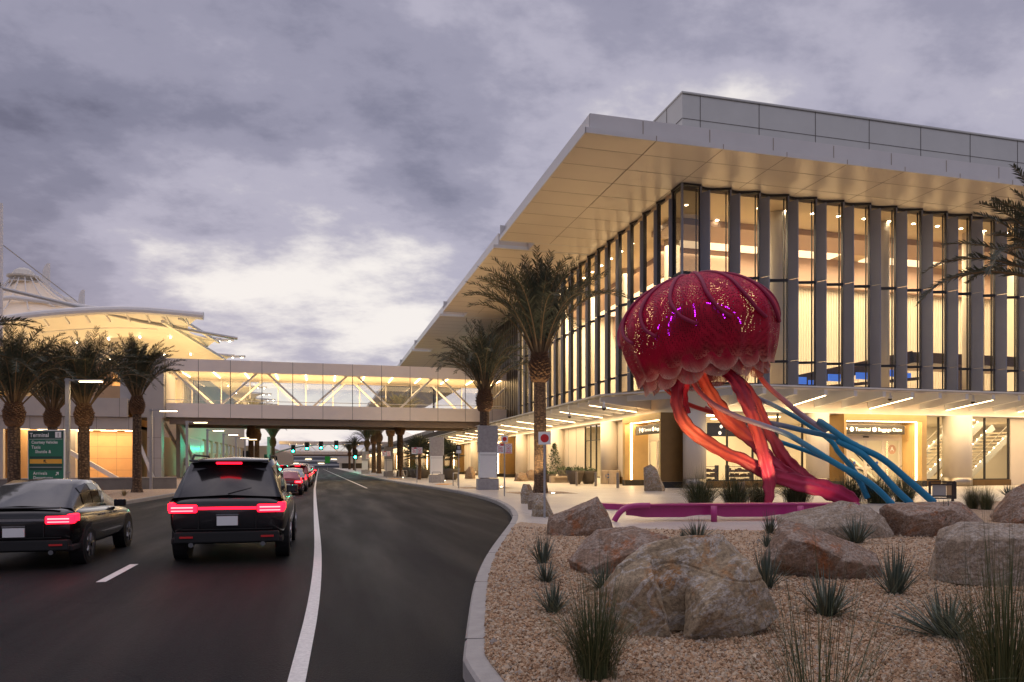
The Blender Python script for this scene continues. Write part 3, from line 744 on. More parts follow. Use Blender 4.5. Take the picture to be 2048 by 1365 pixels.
for k in range(14): mb.lathe((20.6, 49.7+4.4*k, 4.845), [(.09,0),(.09,.012)], 10)
for k in range(8): mb.lathe((27.6+4.25*k, 41.2, 4.845), [(.09,0),(.09,.012)], 10)
# light from the canopy's linear lights and downlights
area('canopy_light', (20.2,66,5.25), 3, 40, 2300)
area('canopy_light', (20.2,130,5.25), 3, 80, 4000)
area('canopy_light', (20.2,280,5.25), 3, 180, 5500)
area('canopy_light', (45,39.7,5.2), 40, 3, 2000)
area('lobby_light', (42,47.5,4.88), 38, 6, 2900, c=(1,.76,.42))
area('lobby_light', (29,66,4.88), 8, 30, 2600, c=(1,.76,.42))
area('portal_light', (36.4,41.6,4.36), 5.4, .6, 260)
area('portal_light', (21.7,45.5,4.36), .6, 5, 260)
# security cameras under the canopy
def sec_cam(loc, label):
    e = empty('security_camera', loc, 0, label, 'camera', 'dome cameras under the canopy')
    q = MB(); q.lathe((0,0,-.16), [(.07,0),(.16,.0),(.17,.1),(.06,.16),(.06,.42)], 16); q.build('housing', M['panel'], e, True)
    q = MB(); q.lathe((0,0,-.3), [(.02,0),(.1,.04),(.14,.12),(.14,.139)], 16); q.build('dome', M['black'], e, True)
for px, py, d, lb in ((1208,812,46,'white dome camera under the street canopy left of the jellyfish'),(1139,829,55,'white dome camera under the street canopy beside the tall palm trunk'),(1780,793,46.5,'white dome camera under the canopy left of the lit strip above the right doors'),(1946,799,48.5,'white dome camera under the canopy above the thick round column')):
    sec_cam(P(px, py, d), lb)
for k, (x, lb) in enumerate(((26.2,'dark shelving rack inside the lobby, left of the ribbon tentacles'),(29.0,'dark shelving rack inside the lobby, right of the first rack'))):
    e = empty('shelf_rack', (x,46.5,0), 0, lb, 'rack', 'racks in the lobby')
    q = MB()
    for j in range(4): q.box(-1,1,-.25,.25,.25+.36*j,.29+.36*j)
    for xx in (-1,.96): q.box(xx,xx+.04,-.25,.25,0,1.45)
    q.build('shelf_frame', M['mullion'], e)
    rq = random.Random(k); q = MB()
    for j in range(3):
        for i in range(9): h_ = rq.uniform(.1,.26); q.box(-.92+.205*i,-.77+.205*i,-.2,.1,.292+.36*j,.292+.36*j+h_)
    q.build('goods', M['darkwood'], e)
q = MB()
for x, y in ((26,45),(28.5,48.5),(31,45.5),(36,47),(47.5,45)): q.lathe((x,y,4.85), [(.55,0),(.55,.03)], 20)
q.build('ceiling_light', M['ledlow'], term)
# lobby stairs behind the glass
st = empty('staircase', (0,0,0), 0, 'lit indoor staircase with white balustrades behind the ground floor glass', 'stairs')
q = MB()
for k in range(16): q.box(40.2+.33*k, 40.65+.33*k, 46.0, 48.2, .2+.29*k, .32+.29*k)
q.build('tread', M['infloor'], st)
for yy in (45.9, 48.3):
    q = MB(); q.beam((40.0,yy,.1),(46.2,yy,5.2),.06,.5); q.build('stringer', M['panel'], st)
    q = MB(); q.beam((40.0,yy-.05,1.1),(46.0,yy-.05,6.05),.05,.06); q.build('handrail', M['steel'], st)
    q = MB()
    for k in range(12): q.lathe((40.3+.45*k, yy-.09, .75+.37*k), [(.03,0),(.035,.035),(.0,.07)], 6)
    q.build('step_light', M['lamp'], st)
st.location = (4.5,.3,0)
copy_tree(st, None, (8.9,1.2,-.5), label='second flight of lit indoor stairs behind the glass right of the thick round column')
for k in range(3):
    e = empty('escalator', (37.3+1.2*k, 44.9, 0), 0, ('black looped handrail of the left escalator behind the glass doors','black looped handrail of the middle escalator behind the glass doors','black looped handrail of the right escalator behind the glass doors')[k], 'escalator', 'escalators behind the doors')
    q = MB(); q.tube([(0,3,2.6),(0,1.0,1.18),(0,.35,1.02),(0,.08,.85),(0,.0,.6),(0,.1,.36),(0,.4,.22),(0,1.2,.2)], .05, 8); q.build('handrail', M['rubber'], e)
    q = MB(); q.quad((.0,.3,.3),(0,2.8,2.2),(0,2.9,2.5),(0,.4,.95)); q.build('glass_panel', M['clear'], e)
    q = MB(); q.beam((0,.4,.15),(0,3.2,1.9),.3,.25); q.build('skirt', M['steel'], e)
# ================================================================== PEDESTRIAN BRIDGE(S)
def make_bridge(Yb, Xl, Xr, label, detail=True, seed=0):
    br = empty('pedestrian_bridge', (0,0,0), 0, label, 'bridge', 'glazed pedestrian bridges')
    D = 9.6; z0, zg0, zg1, z1 = 6.75, 8.3, 11.85, 13.2
    q = MB()
    for y0, y1 in ((Yb,Yb+.2),(Yb+D-.2,Yb+D)):
        q.box(Xl,Xr,y0,y1,z0,zg0); q.box(Xl,Xr,y0,y1,zg1,z1)
    q.box(Xl,Xr,Yb+.2,Yb+D-.2,z1-.25,z1-.05)
    q.build('cladding', M['bridgepanel'], br)
    q = MB(); q.box(Xl,Xr,Yb+.2,Yb+D-.2,zg0-.5,zg0-.3); q.build('deck', M['infloor'], br)
    q = MB(); q.box(Xl,Xr,Yb+.2,Yb+D-.2,zg1+.15,zg1+.3); q.build('ceiling', M['inwall'], br)
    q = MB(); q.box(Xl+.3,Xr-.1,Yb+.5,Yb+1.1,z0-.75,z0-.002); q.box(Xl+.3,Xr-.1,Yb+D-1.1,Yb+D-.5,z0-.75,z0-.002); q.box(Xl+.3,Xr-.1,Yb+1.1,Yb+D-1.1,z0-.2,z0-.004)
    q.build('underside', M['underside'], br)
    xs = []; x = -16.5
    while x < Xr: xs.append(x); x += 3.34
    xs = [v for v in xs if v > Xl-.01]
    q = MB()
    for v in xs:
        q.box(v-.02,v+.02,Yb-.006,Yb-.001,z0,zg0); q.box(v-.02,v+.02,Yb-.006,Yb-.001,zg1,z1)
    q.build('panel_joint', M['joint'], br)
    if not detail:
        q = MB(); q.quad((Xl,Yb+.1,zg0),(Xr,Yb+.1,zg0),(Xr,Yb+.1,zg1),(Xl,Yb+.1,zg1)); q.quad((Xl,Yb+D-.1,zg0),(Xr,Yb+D-.1,zg0),(Xr,Yb+D-.1,zg1),(Xl,Yb+D-.1,zg1)); q.build('window', M['clear'], br)
    else:
        for a, b in zip(xs[:-1], xs[1:]):
            q = MB(); q.quad((a,Yb+.05,zg0),(b,Yb+.05,zg0),(b,Yb+.05,zg1),(a,Yb+.05,zg1)); o = q.build('window', M['clear'], br)
            q = MB(); q.box(a-.035,a+.035,Yb+.03,Yb+.12,zg0+.001,zg1-.001); q.build('frame', M['mullion'], o)
        q = MB(); q.quad((Xl,Yb+D-.1,zg0),(Xr,Yb+D-.1,zg0),(Xr,Yb+D-.1,zg1),(Xl,Yb+D-.1,zg1)); q.build('rear_window', M['clear'], br)
    q = MB()
    for yy in (Yb+.75, Yb+D-.8):
        t = -16.5-1.5
        tops = [-16.5+3.34*k for k in range(0,13,3)]
        for tx in tops:
            if tx > Xl: q.beam((tx-.55,yy,zg1+.1),(tx-4.6,yy,zg0-.2),.2,.22) if tx-4.6 > Xl else None
            if tx+4.6 < Xr: q.beam((tx+.55,yy,zg1+.1),(tx+4.6,yy,zg0-.2),.2,.22)
            q.box(tx-1.0,tx+1.0,yy-.15,yy+.15,zg1-.02,zg1+.14)
    for v in xs:
        q.box(v+1.2,v+1.32,Yb+D-.55,Yb+D-.42,zg0-.3,zg1+.15)
    q.box(Xl,Xr,Yb+.3,Yb+.36,zg0+.35,zg0+.42); q.box(Xl,Xr,Yb+D-.36,Yb+D-.3,zg0+.35,zg0+.42)
    q.build('truss', M['tubewhite'], br)
    q = MB()
    for v in xs: q.beam((v+1.4,Yb+1.3,zg1+.08),(v+1.4,Yb+6.6,zg1+.08),.12,.06)
    q.build('light_strip', M['ledge'], br)
    return br
b1 = make_bridge(87.0, -16.5, 22.3, 'nearer enclosed pedestrian bridge with lit glass band crossing above the road')
area('bridge_light', (3,91.5,11.95), 38, 6, 3400)
area('bridge_light', (3,91.5,8.2), 38, 6, 1500, (PI,0,0))
b2 = make_bridge(372.0, -19.8, 26, 'farther enclosed pedestrian bridge seen beneath the nearer one', False)
area('bridge_light', (3,374.6,11.95), 38, 3, 900)
# ================================================================== LEFT TERMINAL WITH TENT ROOF
lt = empty('tent_terminal', (0,0,0), 0, 'older terminal on the left with glowing white tensile tent roof', 'terminal')
q = MB()
q.box(-80,-19.6,84,84.4,6.5,8.45); q.box(-80,-19.2,84.35,84.7,5.15,6.46)
for a, b in ((-80,-31.1),): q.box(a,b,84.36,84.9,-.1,5.14)
q.box(-26.1,-25.3,86.9,87.6,-.1,5.2)
q.box(-19.55,-16.5,86,92.5,6.6,13.3)
q.box(-18.0,-16.6,85.4,86.8,-.1,6.6); q.box(-16.35,-15.9,92.2,95,-.1,6.7)
q.box(-80,-19.56,84.4,100,8.2,8.4)
q.build('front_wall', M['greypanel'], lt)
q = MB()
for k in range(14):
    x = -60+3.05*k; q.box(x-.015,x+.015,83.99,83.998,6.5,8.45) if x < -19.7 else None; q.box(x-.015+.8,x+.015+.8,84.34,84.348,5.16,6.45) if x < -19.8 else None
q.box(-80,-19.3,84.2,84.34,6.462,6.498); q.box(-18.0,-16.6,85.392,85.398,2.2,2.23); q.box(-18.0,-16.6,85.392,85.398,4.4,4.43); q.box(-17.3,-17.28,85.39,85.397,0,6.6)
q.build('wall_joint', M['joint'], lt)
# recessed loading bay, tan panels and lights
q = MB(); q.box(-80,-19.2,95,95.3,-.1,8.2); q.box(-24.8,-18.6,90,90.3,-.1,5.6); q.box(-19.1,-18.6,84.95,90,-.1,5.6); q.box(-80,-18.6,84.75,95,5.3,5.6)
q.box(-31.0,-29.4,88,88.6,-.1,5.3)
q.build('bay_wall', M['tanpanel'], lt)
q = MB()
for k in range(4): q.box(-24.8,-19.1,89.988,89.997,.9+1.3*k,.92+1.3*k)
for k in range(3): q.box(-24.0+1.9*k,-23.98+1.9*k,89.989,89.998,0,5.3)
q.build('bay_joint', M['joint'], lt)
q = MB()
for k in range(5):
    for j in range(3): q.box(-31+2.4*k+.5*j,-29.4+2.4*k+.5*j,86.2+2.3*j,86.34+2.3*j,5.2,5.27)
for k in range(4): q.box(-29.5,-27.6,94.5,94.58,1.7+.6*k,1.78+.6*k); q.box(-26.6,-25.2,94.5,94.58,1.7+.6*k,1.78+.6*k)
q.build('light_strip', M['ledlow'], lt)
q = MB(); q.beam((-25.8,86,3.0),(-20.9,86,-.1),.35,.45); q.build('brace', M['panel'], lt)
q = MB(); q.box(-29.3,-25.0,94.6,94.98,-.1,5.2); q.build('glazing', M['mullion'], lt)
area('bay_light', (-25.3,87.5,5.25), 11, 4, 1300)
# set-back upper storey under the tent
q = MB(); q.box(-80,-20.0,122,122.4,8.4,16.0); q.box(-20.4,-20.0,122.4,165,8.4,15.0); q.box(-80,-20,99.9,122,8.2,8.39); q.build('upper_wall', M['cream'], lt)
q = MB()
q.box(-31,-21,99,103,8.42,11.2); q.box(-33,-26,104,108,8.42,14.6); q.box(-48,-38,100,104,8.42,10.6)
q.build('upper_panel', M['tanpanel'], lt)
q = MB(); q.box(-20.9,-19.57,86.5,97,8.4,13.2); q.build('link_block', M['greypanel'], lt)
# street front beyond the bridge with a row of openings
q = MB(); x0 = -16.3
q.box(x0-.4,x0,95,170,5.2,14.2)
y = 95.0
for k in range(10):
    q.box(x0-.4,x0,y,y+(14 if k == 0 else 2.4),-.1,5.19); y += 14 if k == 0 else 6.2
    if y > 168: break
q.box(x0-4,x0-3.7,95,170,-.1,5.2); q.box(-30,x0-.4,169.6,170,-.1,14)
q.build('street_wall', M['cream'], lt)
q = MB()
for k in range(60): q.box(x0,x0+.12,96+1.2*k,96.25+1.2*k,9.2,14.1)
q.build('street_fin', M['panel'], lt)
gm = sub_mat('pale glossy glass panel', (.45,.55,.52), .22, 0, .05, 2)
q = MB(); q.box(x0+.002,x0+.02,101,109,1.9,4.9); q.build('glass_panel', gm, lt); y = 109.4
for k in range(9): q = MB(); q.box(x0+.003,x0+.02,y,y+3.4,3.3,4.9); y += 6.2; q.build('glass_panel', gm, lt)
q = MB()
for s in ((-17.9,93,6.7,-15.0,95.5),(-16.0,91,6.7,-14.2,95),(-19.0,85.2,4.6,-17.3,85.2)):
    q = MB(); q.beam((s[0],s[1],s[2]),(s[3],s[4],-.1),.25,.3); q.build('brace', M['panel'], lt)
# tent bays along the street: arches, membrane with scalloped edge, light row
XT, XL_ = -15.4, -72
def arch_z(x):
    t = (XT-x)
    return 20.9 + .9*math.sin(min(1, t/9)*PI*.5)*.35 - .0068*max(0, t-5)**2
q = MB(); bays = [102+17.6*k for k in range(17)]
def tent_bay(y0, y1, first=False):
    t = MB(); nx, ny = 26, 10
    vs = []
    for j in range(ny+1):
        v = j/ny
        for i in range(nx+1):
            u = i/nx
            inset = 2.6*math.sin(PI*v)
            x = (XT-inset)*(1-u) + XL_*u
            sag = 1.15*math.sin(PI*v)*(.5+u)
            z = arch_z(x) - .25 + (-sag if u < .3 else -sag*max(0, 1-(u-.3)*2))
            dx, dy = x+38.4, (y0+v*(y1-y0))-(y0+y1)/2
            r = math.hypot(dx*.62, dy)
            z += 10.7*math.exp(-math.hypot(dx*.9,dy)/5.4)*math.sin(PI*v)**.5*min(1,u*6)
            vs.append((x, y0+v*(y1-y0), z))
    fs = [(j*(nx+1)+i, j*(nx+1)+i+1, (j+1)*(nx+1)+i+1, (j+1)*(nx+1)+i) for j in range(ny) for i in range(nx)]
    t.add(vs, fs)
    o = t.build('tent_membrane', M['membrane'], lt, smooth=True)
    return o
proto_m = None
for k, (y0, y1) in enumerate(zip(bays[:-1], bays[1:])):
    if proto_m is None: proto_m = tent_bay(y0, y1)
    else:
        c = proto_m.copy(); col.objects.link(c); c.location.y = y0-bays[0]
def arch_pts(y, x0=XT+.6, x1=-66, n=22): return [(x0+(x1-x0)*i/n, y, arch_z(x0+(x1-x0)*i/n)) for i in range(n+1)]
for k, y in enumerate(bays):
    t = MB(); r = .52 if k == 0 else .16
    t.tube(arch_pts(y), r, 10)
    if k == 0:
        for i in range(1, 20): a = arch_pts(y)[i]; t.beam((a[0],a[1],a[2]-.2),(a[0]+.3,a[1]+1.5,a[2]-1.1),.14,.3)
        t.tube([(-44+1.1*i, y+3, arch_z(-44+1.1*i)-1.6-.02*(i-12)) for i in range(22)], .05, 5)
    else:
        t.beam((XT-2,y,20.55),(XT+2.4,y,20.75),.3,.34)
    t.build('arch', M['tubewhite'], lt, smooth=False)
t = MB()
for k, y in enumerate(bays[1:]):
    for i in range(6 if k < 6 else 3):
        x = XT+1.8-(4.2 if i > 1 else 1.5)*i; t.lathe((x, y, (20.35 if i < 2 else arch_z(x)-.55)), [(.0,0),(.12,.08),(.12,.2)], 8)
t.build('eave_light', M['lamp'], lt)
t = MB(); t.beam((XT-2.4,102.5,20.5),(XT+.2,119.6,20.3),.35,.35); t.beam((XT-4.6,103.5,20.2),(XT-.9,136,19.9),.4,.4); t.build('eave_beam', M['tubewhite'], lt)
for k in (0, 1, 2):
    yc = bays[k]+8.8
    t = MB(); t.lathe((-38.4,yc,25.6), [(1.6,-1.2),(1.45,-.5),(1.35,.0),(1.9,.1),(1.9,.25),(1.4,.32),(1.4,.75),(1.95,.85),(1.95,1.05),(1.4,1.2),(1.1,1.75),(.6,2.1),(0.05,2.25)], 24)
    t.build('cone_cap', M['membrane'], lt, smooth=False)
    t = MB()
    for i in range(20):
        a = 2*PI*i/20; ca, sa = math.cos(a), math.sin(a)
        pts = []
        for r in (1.3, 2.4, 3.8, 5.6, 7.6):
            dx, dy = ca*r*1.25, sa*r*.98
            x = -38.4+dx; rr = math.hypot(dx*.9, dy); vv = max(.001, min(.999, (dy+8.8)/17.6))
            pts.append((x, yc+dy, arch_z(x)+.05-1.15*math.sin(PI*vv)*.6+10.7*math.exp(-rr/5.4)*math.sin(PI*vv)**.5))
        t.tube(pts, .07, 5)
    t.build('tent_cable', M['tubewhite'], lt)
t = MB()
t.tube([(-52,104,20),(-38,106,22.8),(-20,107,21.4)], .3, 8); t.build('ridge_tube', M['tubewhite'], lt)
# masts (white curved blades) with stay cables
for px, yb, yt, d, wpx, lb in ((92,600,527,112,13,'taller white blade mast beside the tent cone'),(163,620,580,130,10,'shorter white blade mast right of the tent cone'),(218,632,619,150,6,'tip of the farthest white mast above the tent eave')):
    b = P(px, yb+25, d); tp = P(px, yt, d); wd = wpx/FPX*d
    e = MB(); n = 8; poly = []
    hh = tp.z-b.z+4
    prof = [(-.5,0),(.5,0),(.5,1.0),(.2,.985),(-.1,.955),(-.35,.9),(-.5,.8)]
    vs = []
    for th in (-.25,.25):
        for x, z in prof: vs.append((RX*x*wd-FX*th, RY*x*wd-FY*th, z*hh))
    m = len(prof); e.add(vs, [tuple(range(m)), tuple(range(2*m-1,m-1,-1))] + [(i,(i+1)%m,m+(i+1)%m,m+i) for i in range(m)])
    mast = e.build('mast', M['tubewhite'], None, loc=(b.x,b.y,tp.z-hh)); tag(mast, lb, 'mast', 'tent masts')
    c = MB(); c.tube([(-wd*.3,0,hh*.8),(-5.5,-1,hh*.8-4.2)], .06, 5); c.tube([(wd*.4,0,hh*.7),(7,2,hh*.2)], .06, 5); c.build('stay_cable', M['tubewhite'], mast)
pm = P(2,560,88); e = MB(); e.tube([(0,0,-8),(0,0,9.2)], .22, 10); mast = tag(e.build('mast', M['tubewhite'], None, loc=(pm.x,pm.y,pm.z)), 'slender white mast at the left picture edge with a cable to the cone', 'mast', 'tent masts')
e = MB(); e.tube([(.2,.2,4.2),(3.6,16,1.0)], .07, 5); e.tube([(0,0,-1),(14,6,-3.2),(26,8,-4.6)], .22, 8); e.build('stay_cable', M['galv'], mast)
# warm uplights under the tent
area('tent_light', (-30,107,9.5), 26, 8, 3900, (PI,0,0), (1,.68,.29))
area('tent_light', (-24,126,9.5), 14, 24, 3900, (PI,0,0), (1,.66,.26))
area('tent_light', (-24,170,10), 14, 60, 7000, (PI,0,0), (1,.66,.26))
area('tent_light', (-24,300,10), 14, 150, 16000, (PI,0,0), (1,.66,.26))
# long low block continuing on the left of the street
q = MB(); q.box(-30,-13.5,200,380,-.1,6.5); o = q.build('long_building', M['greypanel']); tag(o, 'long low grey building lining the far left side of the street', 'building')
for k in range(30): q = MB(); q.box(-13.5,-13.2,201+6*k,202.5+6*k,-.1,6.3); q.build('pilaster', M['cream'], o)
q = MB(); q.box(-40,40,520,560,-.1,9); o = tag(q.build('parking_structure', sub_mat('hazy concrete', (.16,.17,.19), .8)), 'dark multi-level parking structure closing the end of the street', 'building')
q = MB()
for k in range(3): q.box(-40,40,519.6,519.99,1.2+2.9*k,2.2+2.9*k)
q.build('deck_edge', M['panel'], o)
q = MB()
for k in range(8): q.box(-36+8.5*k,-32+8.5*k,519.3,519.55,2.6+2.9*(k%2),2.85+2.9*(k%2))
q.build('light_strip', M['ledlow'], o)
c = P(684,915,330); q = MB(); q.box(-2,22,0,.8,0,2.6); q.box(-1,21,1,8,-4.5,0); o = tag(q.build('roadside_shelter', M['panel'], None, loc=(c.x,c.y,2.4)), 'low pale flat-roofed shelter at the far end of the road', 'shelter')
q = MB(); q.box(0,12,.7,.98,-3.8,-.05); q.build('opening', M['darkbase'], o)
c = P(655,932,270); q = MB(); q.box(-.9,.9,0,.1,2.4,4.9); o = tag(q.build('street_sign', sub_mat('bright green sign', (.03,.42,.06), .5), None, loc=(c.x,c.y,ROAD)), 'small bright green road sign at the far end of the street', 'sign')
q = MB(); q.box(-.06,.06,.02,.08,0,2.4); q.build('post', M['galv'], o)
# low retaining wall on the left
a, b = G(-60,985).to_2d(), G(378,974).to_2d(); a = Vector((-17.0,45.8)); b = Vector((-8.8,49.6))
q = MB(); d = (b-a).normalized(); a2 = a - d*14
q.beam((a2.x,a2.y,.22),(b.x,b.y,.22),.3,.9); o = tag(q.build('retaining_wall', M['retwall']), 'low dark grey retaining wall behind the palms on the left', 'wall')
q = MB(); q.beam((a2.x,a2.y,.7),(b.x,b.y,.7),.36,.06); q.build('coping', M['concrete'], o)
# ================================================================== JELLYFISH SCULPTURE
JD = 26.5
def J(px, py, dd=0.0): return P(px, py, JD+dd)
def attr_mat(name, rough=.38, coat=.15):
    m, nt, b = nm(name); a = N(nt, 'ShaderNodeAttribute'); a.attribute_name = 'paint'
    n = N(nt, 'ShaderNodeTexNoise', Scale=5.0, Detail=5.0); nt.links.new(coords(nt), n.inputs['Vector'])
    r = ramp(nt, n.outputs['Fac'], [(.3,(.86,.86,.86)), (.7,(1,1,1))])
    mm = N(nt, 'ShaderNodeMix', data_type='RGBA', blend_type='MULTIPLY'); mm.inputs[0].default_value = 1
    nt.links.new(a.outputs['Color'], mm.inputs[6]); nt.links.new(r.outputs[0], mm.inputs[7])
    nt.links.new(mm.outputs[2], b.inputs['Base Color']); b.inputs['Roughness'].default_value = rough; b.inputs['Coat Weight'].default_value = coat
    return m
M['paintgrad'] = attr_mat('painted gradient', .5, .0)
def mesh_alpha(name, hole, scale, rough=.5, var=.25):
    m, nt, b = nm(name); L = nt.links; co = coords(nt)
    at = N(nt, 'ShaderNodeAttribute'); at.attribute_name = 'paint'
    v = N(nt, 'ShaderNodeTexVoronoi', Scale=scale); v.inputs['Randomness'].default_value = .35; L.new(co, v.inputs['Vector'])
    th = N(nt, 'ShaderNodeMath', operation='MULTIPLY'); L.new(at.outputs['Alpha'], th.inputs[0]); th.inputs[1].default_value = hole
    g = N(nt, 'ShaderNodeMath', operation='GREATER_THAN'); L.new(v.outputs['Distance'], g.inputs[0]); L.new(th.outputs[0], g.inputs[1])
    n = N(nt, 'ShaderNodeTexNoise', Scale=1.4, Detail=4.0); L.new(co, n.inputs['Vector'])
    r = ramp(nt, n.outputs['Fac'], [(.3,(1-var,)*3), (.7,(1+var,)*3)])
    mm = N(nt, 'ShaderNodeMix', data_type='RGBA', blend_type='MULTIPLY'); mm.inputs[0].default_value = 1; L.new(at.outputs['Color'], mm.inputs[6]); L.new(r.outputs[0], mm.inputs[7])
    L.new(mm.outputs[2], b.inputs['Base Color']); L.new(g.outputs[0], b.inputs['Alpha']); b.inputs['Roughness'].default_value = rough; b.inputs['Specular IOR Level'].default_value = .25
    return m
M['bell'] = mesh_alpha('crimson mesh', .40, 17)
M['bell2'] = mesh_alpha('inner crimson mesh', .2, 20)
M['skirt'] = mesh_alpha('pale rose mesh', .38, 34)
def grad(t, stops):
    for (t0, c0), (t1, c1) in zip(stops[:-1], stops[1:]):
        if t <= t1: k = max(0, (t-t0)/max(1e-6, t1-t0)); return tuple(a+(b-a)*k for a, b in zip(c0, c1))
    return stops[-1][1]
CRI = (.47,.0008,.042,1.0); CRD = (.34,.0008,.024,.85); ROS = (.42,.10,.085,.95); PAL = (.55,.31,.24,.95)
jl = empty('jellyfish_sculpture', (0,0,0), 0, 'giant crimson mesh jellyfish sculpture with coral ribbon tentacles and blue tubes', 'sculpture')
BC = J(1394, 655); TILT = R_(8.5)
Rv, Fv = Vector((RX,RY,0)), Vector((FX,FY,0)); Zv = Vector((0,0,1))
Uax = (Rv*math.cos(TILT) + Zv*math.sin(TILT)); Wax = (-Rv*math.sin(TILT) + Zv*math.cos(TILT))
def bellp(r, ph, z): return BC + Uax*(r*math.cos(ph)) + Fv*(r*math.sin(ph)) + Wax*z
def bell_r(t):       # t 0..1 apex to widest, 1..2 widest to hem
    if t <= 1:
        a = t*PI/2; return 2.80*math.sin(a)**1.0, 1.84*math.cos(a)**1.02 if t < 1 else 0
    k = t-1; return 2.80 - .08*k - .30*k*k, -1.42*k
def surf(t_fn, nu, nv, t0, t1, name, m, parent, stops):
    q = MB(); vs = []; cols = []
    for j in range(nv+1):
        t = t0+(t1-t0)*j/nv
        for i in range(nu):
            vs.append(t_fn(t, 2*PI*i/nu)); cols.append(grad(t + .04*math.sin(i*.9), stops))
    q.add(vs, [(j*nu+i, j*nu+(i+1)%nu, (j+1)*nu+(i+1)%nu, (j+1)*nu+i) for j in range(nv) for i in range(nu)])
    o = q.build(name, m, parent, smooth=True); ca = o.data.color_attributes.new('paint', 'FLOAT_COLOR', 'POINT')
    ca.data.foreach_set('color', np.array(cols, dtype=np.float32).ravel()); return o
random.seed(3)
lob = [random.uniform(.7,1.3) for _ in range(40)]
def outer(t, ph):
    r, z = bell_r(t)
    r *= 1 + .018*math.cos(14*ph)*min(1, t) + (.016*math.sin(27*ph+1.3*math.sin(3*ph)))*max(0, t-1.1)
    if t > 1:
        s = abs(math.sin(ph*11.0+.6))**.7; z -= .16*s*max(0, t-1.3)*lob[int((ph*11.0+.6)/PI) % 40]
    z += .10*math.sin(3*ph+.5)*min(1,t)
    return bellp(r, ph, z)
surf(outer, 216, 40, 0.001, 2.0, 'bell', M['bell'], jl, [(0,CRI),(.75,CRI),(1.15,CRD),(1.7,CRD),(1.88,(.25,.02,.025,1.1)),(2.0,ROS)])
def skirt(t, ph):
    k = t; r = 2.28 - .16*k + .10*math.sin(14*ph)*k
    s = abs(math.sin(ph*7.0+.3))**.7; z = -.7 - 1.12*k - .30*s*k*lob[(int((ph*7.0+.3)/PI)+11) % 40]
    return bellp(r, ph, z)
surf(skirt, 216, 14, 0, 1.0, 'skirt', M['skirt'], jl, [(0,CRD),(.55,CRD),(.8,ROS),(1,PAL)])
def skirt2(t, ph):
    k = t; r = 2.54 - .18*k + .08*math.sin(18*ph+1)*k
    s = abs(math.sin(ph*8.0+1.3))**.7; z = -.8 - .74*k - .28*s*k*lob[(int((ph*8.0+1.3)/PI)+23) % 40]
    return bellp(r, ph, z)
surf(skirt2, 216, 10, 0, 1.0, 'skirt', M['skirt'], jl, [(0,CRD),(.6,CRD),(.85,ROS),(1,PAL)])
def inner(t, ph):
    a = t*PI/2; r = 1.5*math.sin(a)*(1+.03*math.cos(9*ph)); z = 1.05*math.cos(a)-.25 if t <= 1 else -.25-1.0*(t-1)
    if t > 1: r = 1.5-.2*(t-1)
    return bellp(r, ph, z)
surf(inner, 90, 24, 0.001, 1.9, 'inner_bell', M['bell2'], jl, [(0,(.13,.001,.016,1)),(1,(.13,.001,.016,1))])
ribm = sub_mat('crimson rib', (.24,.0008,.045), .6, 0, .1, 3)
for k in range(14):      # ribs that follow the bell and hook sideways at the rim
    ph0 = 2*PI*k/14 + .12
    pts = []
    for i in range(22):
        t = .06+ .055*i; r, z = bell_r(min(t, 1.2)); hook = .42*max(0, (t-.72))**1.6*2.2
        pts.append(bellp(r*1.012+.02, ph0 + (hook if k % 2 else hook*.8), z - (.25*max(0,t-1)) + .10*math.sin(3*ph0+.5)*min(1,t)))
    q = MB(); q.tube(pts, [.066]*22, 7); q.build('rib', ribm, jl, smooth=True)
ledm = emit_mat('purple light line', (.62,.02,1.0), 5)
for k in range(9):
    ph0 = 2*PI*k/9+.25; q = MB()
    for i in range(11):
        if random.random() < .22: continue
        t0, t1 = .3+.065*i, .3+.065*i+.05
        q.beam(inner(t0, ph0) + (inner(t0,ph0)-BC).normalized()*.05, inner(t1, ph0) + (inner(t1,ph0)-BC).normalized()*.05, .035, .035)
    q.build('light_line', ledm, jl)
q = MB(); q.lathe((0,0,0), [(1.25,0),(1.35,.2),(1.0,.5),(.0,.55)], 40)
vs = [bellp(v[0], 0, 0)*0 + BC + Uax*v[0] + Fv*v[1] + Wax*(v[2]-1.6) for v in q.v]; q.v = [tuple(v) for v in vs]
q.build('hub', ribm, jl, smooth=True)
def catmull(p, n=8):
    p = [Vector(x) for x in p]; out = []
    for i in range(len(p)-1):
        a, b, c, d = p[max(i-1,0)], p[i], p[i+1], p[min(i+2,len(p)-1)]
        for k in range(n):
            t = k/n
            out.append(.5*((2*b)+(c-a)*t+(2*a-5*b+4*c-d)*t*t+(3*b-a-3*c+d)*t**3))
    out.append(p[-1]); return out
def lerpc(stops, t):
    for (t0, c0), (t1, c1) in zip(stops[:-1], stops[1:]):
        if t <= t1: k = (t-t0)/max(1e-6, t1-t0); return [a+(b-a)*k for a, b in zip(c0, c1)]
    return stops[-1][1]
def paint_mesh(o, cols):
    ca = o.data.color_attributes.new('paint', 'FLOAT_COLOR', 'POINT')
    ca.data.foreach_set('color', np.array([(*c, 1) for c in cols], dtype=np.float32).ravel())
def Z5(x, y): return 1180+x*.4102, 520+y*.4102
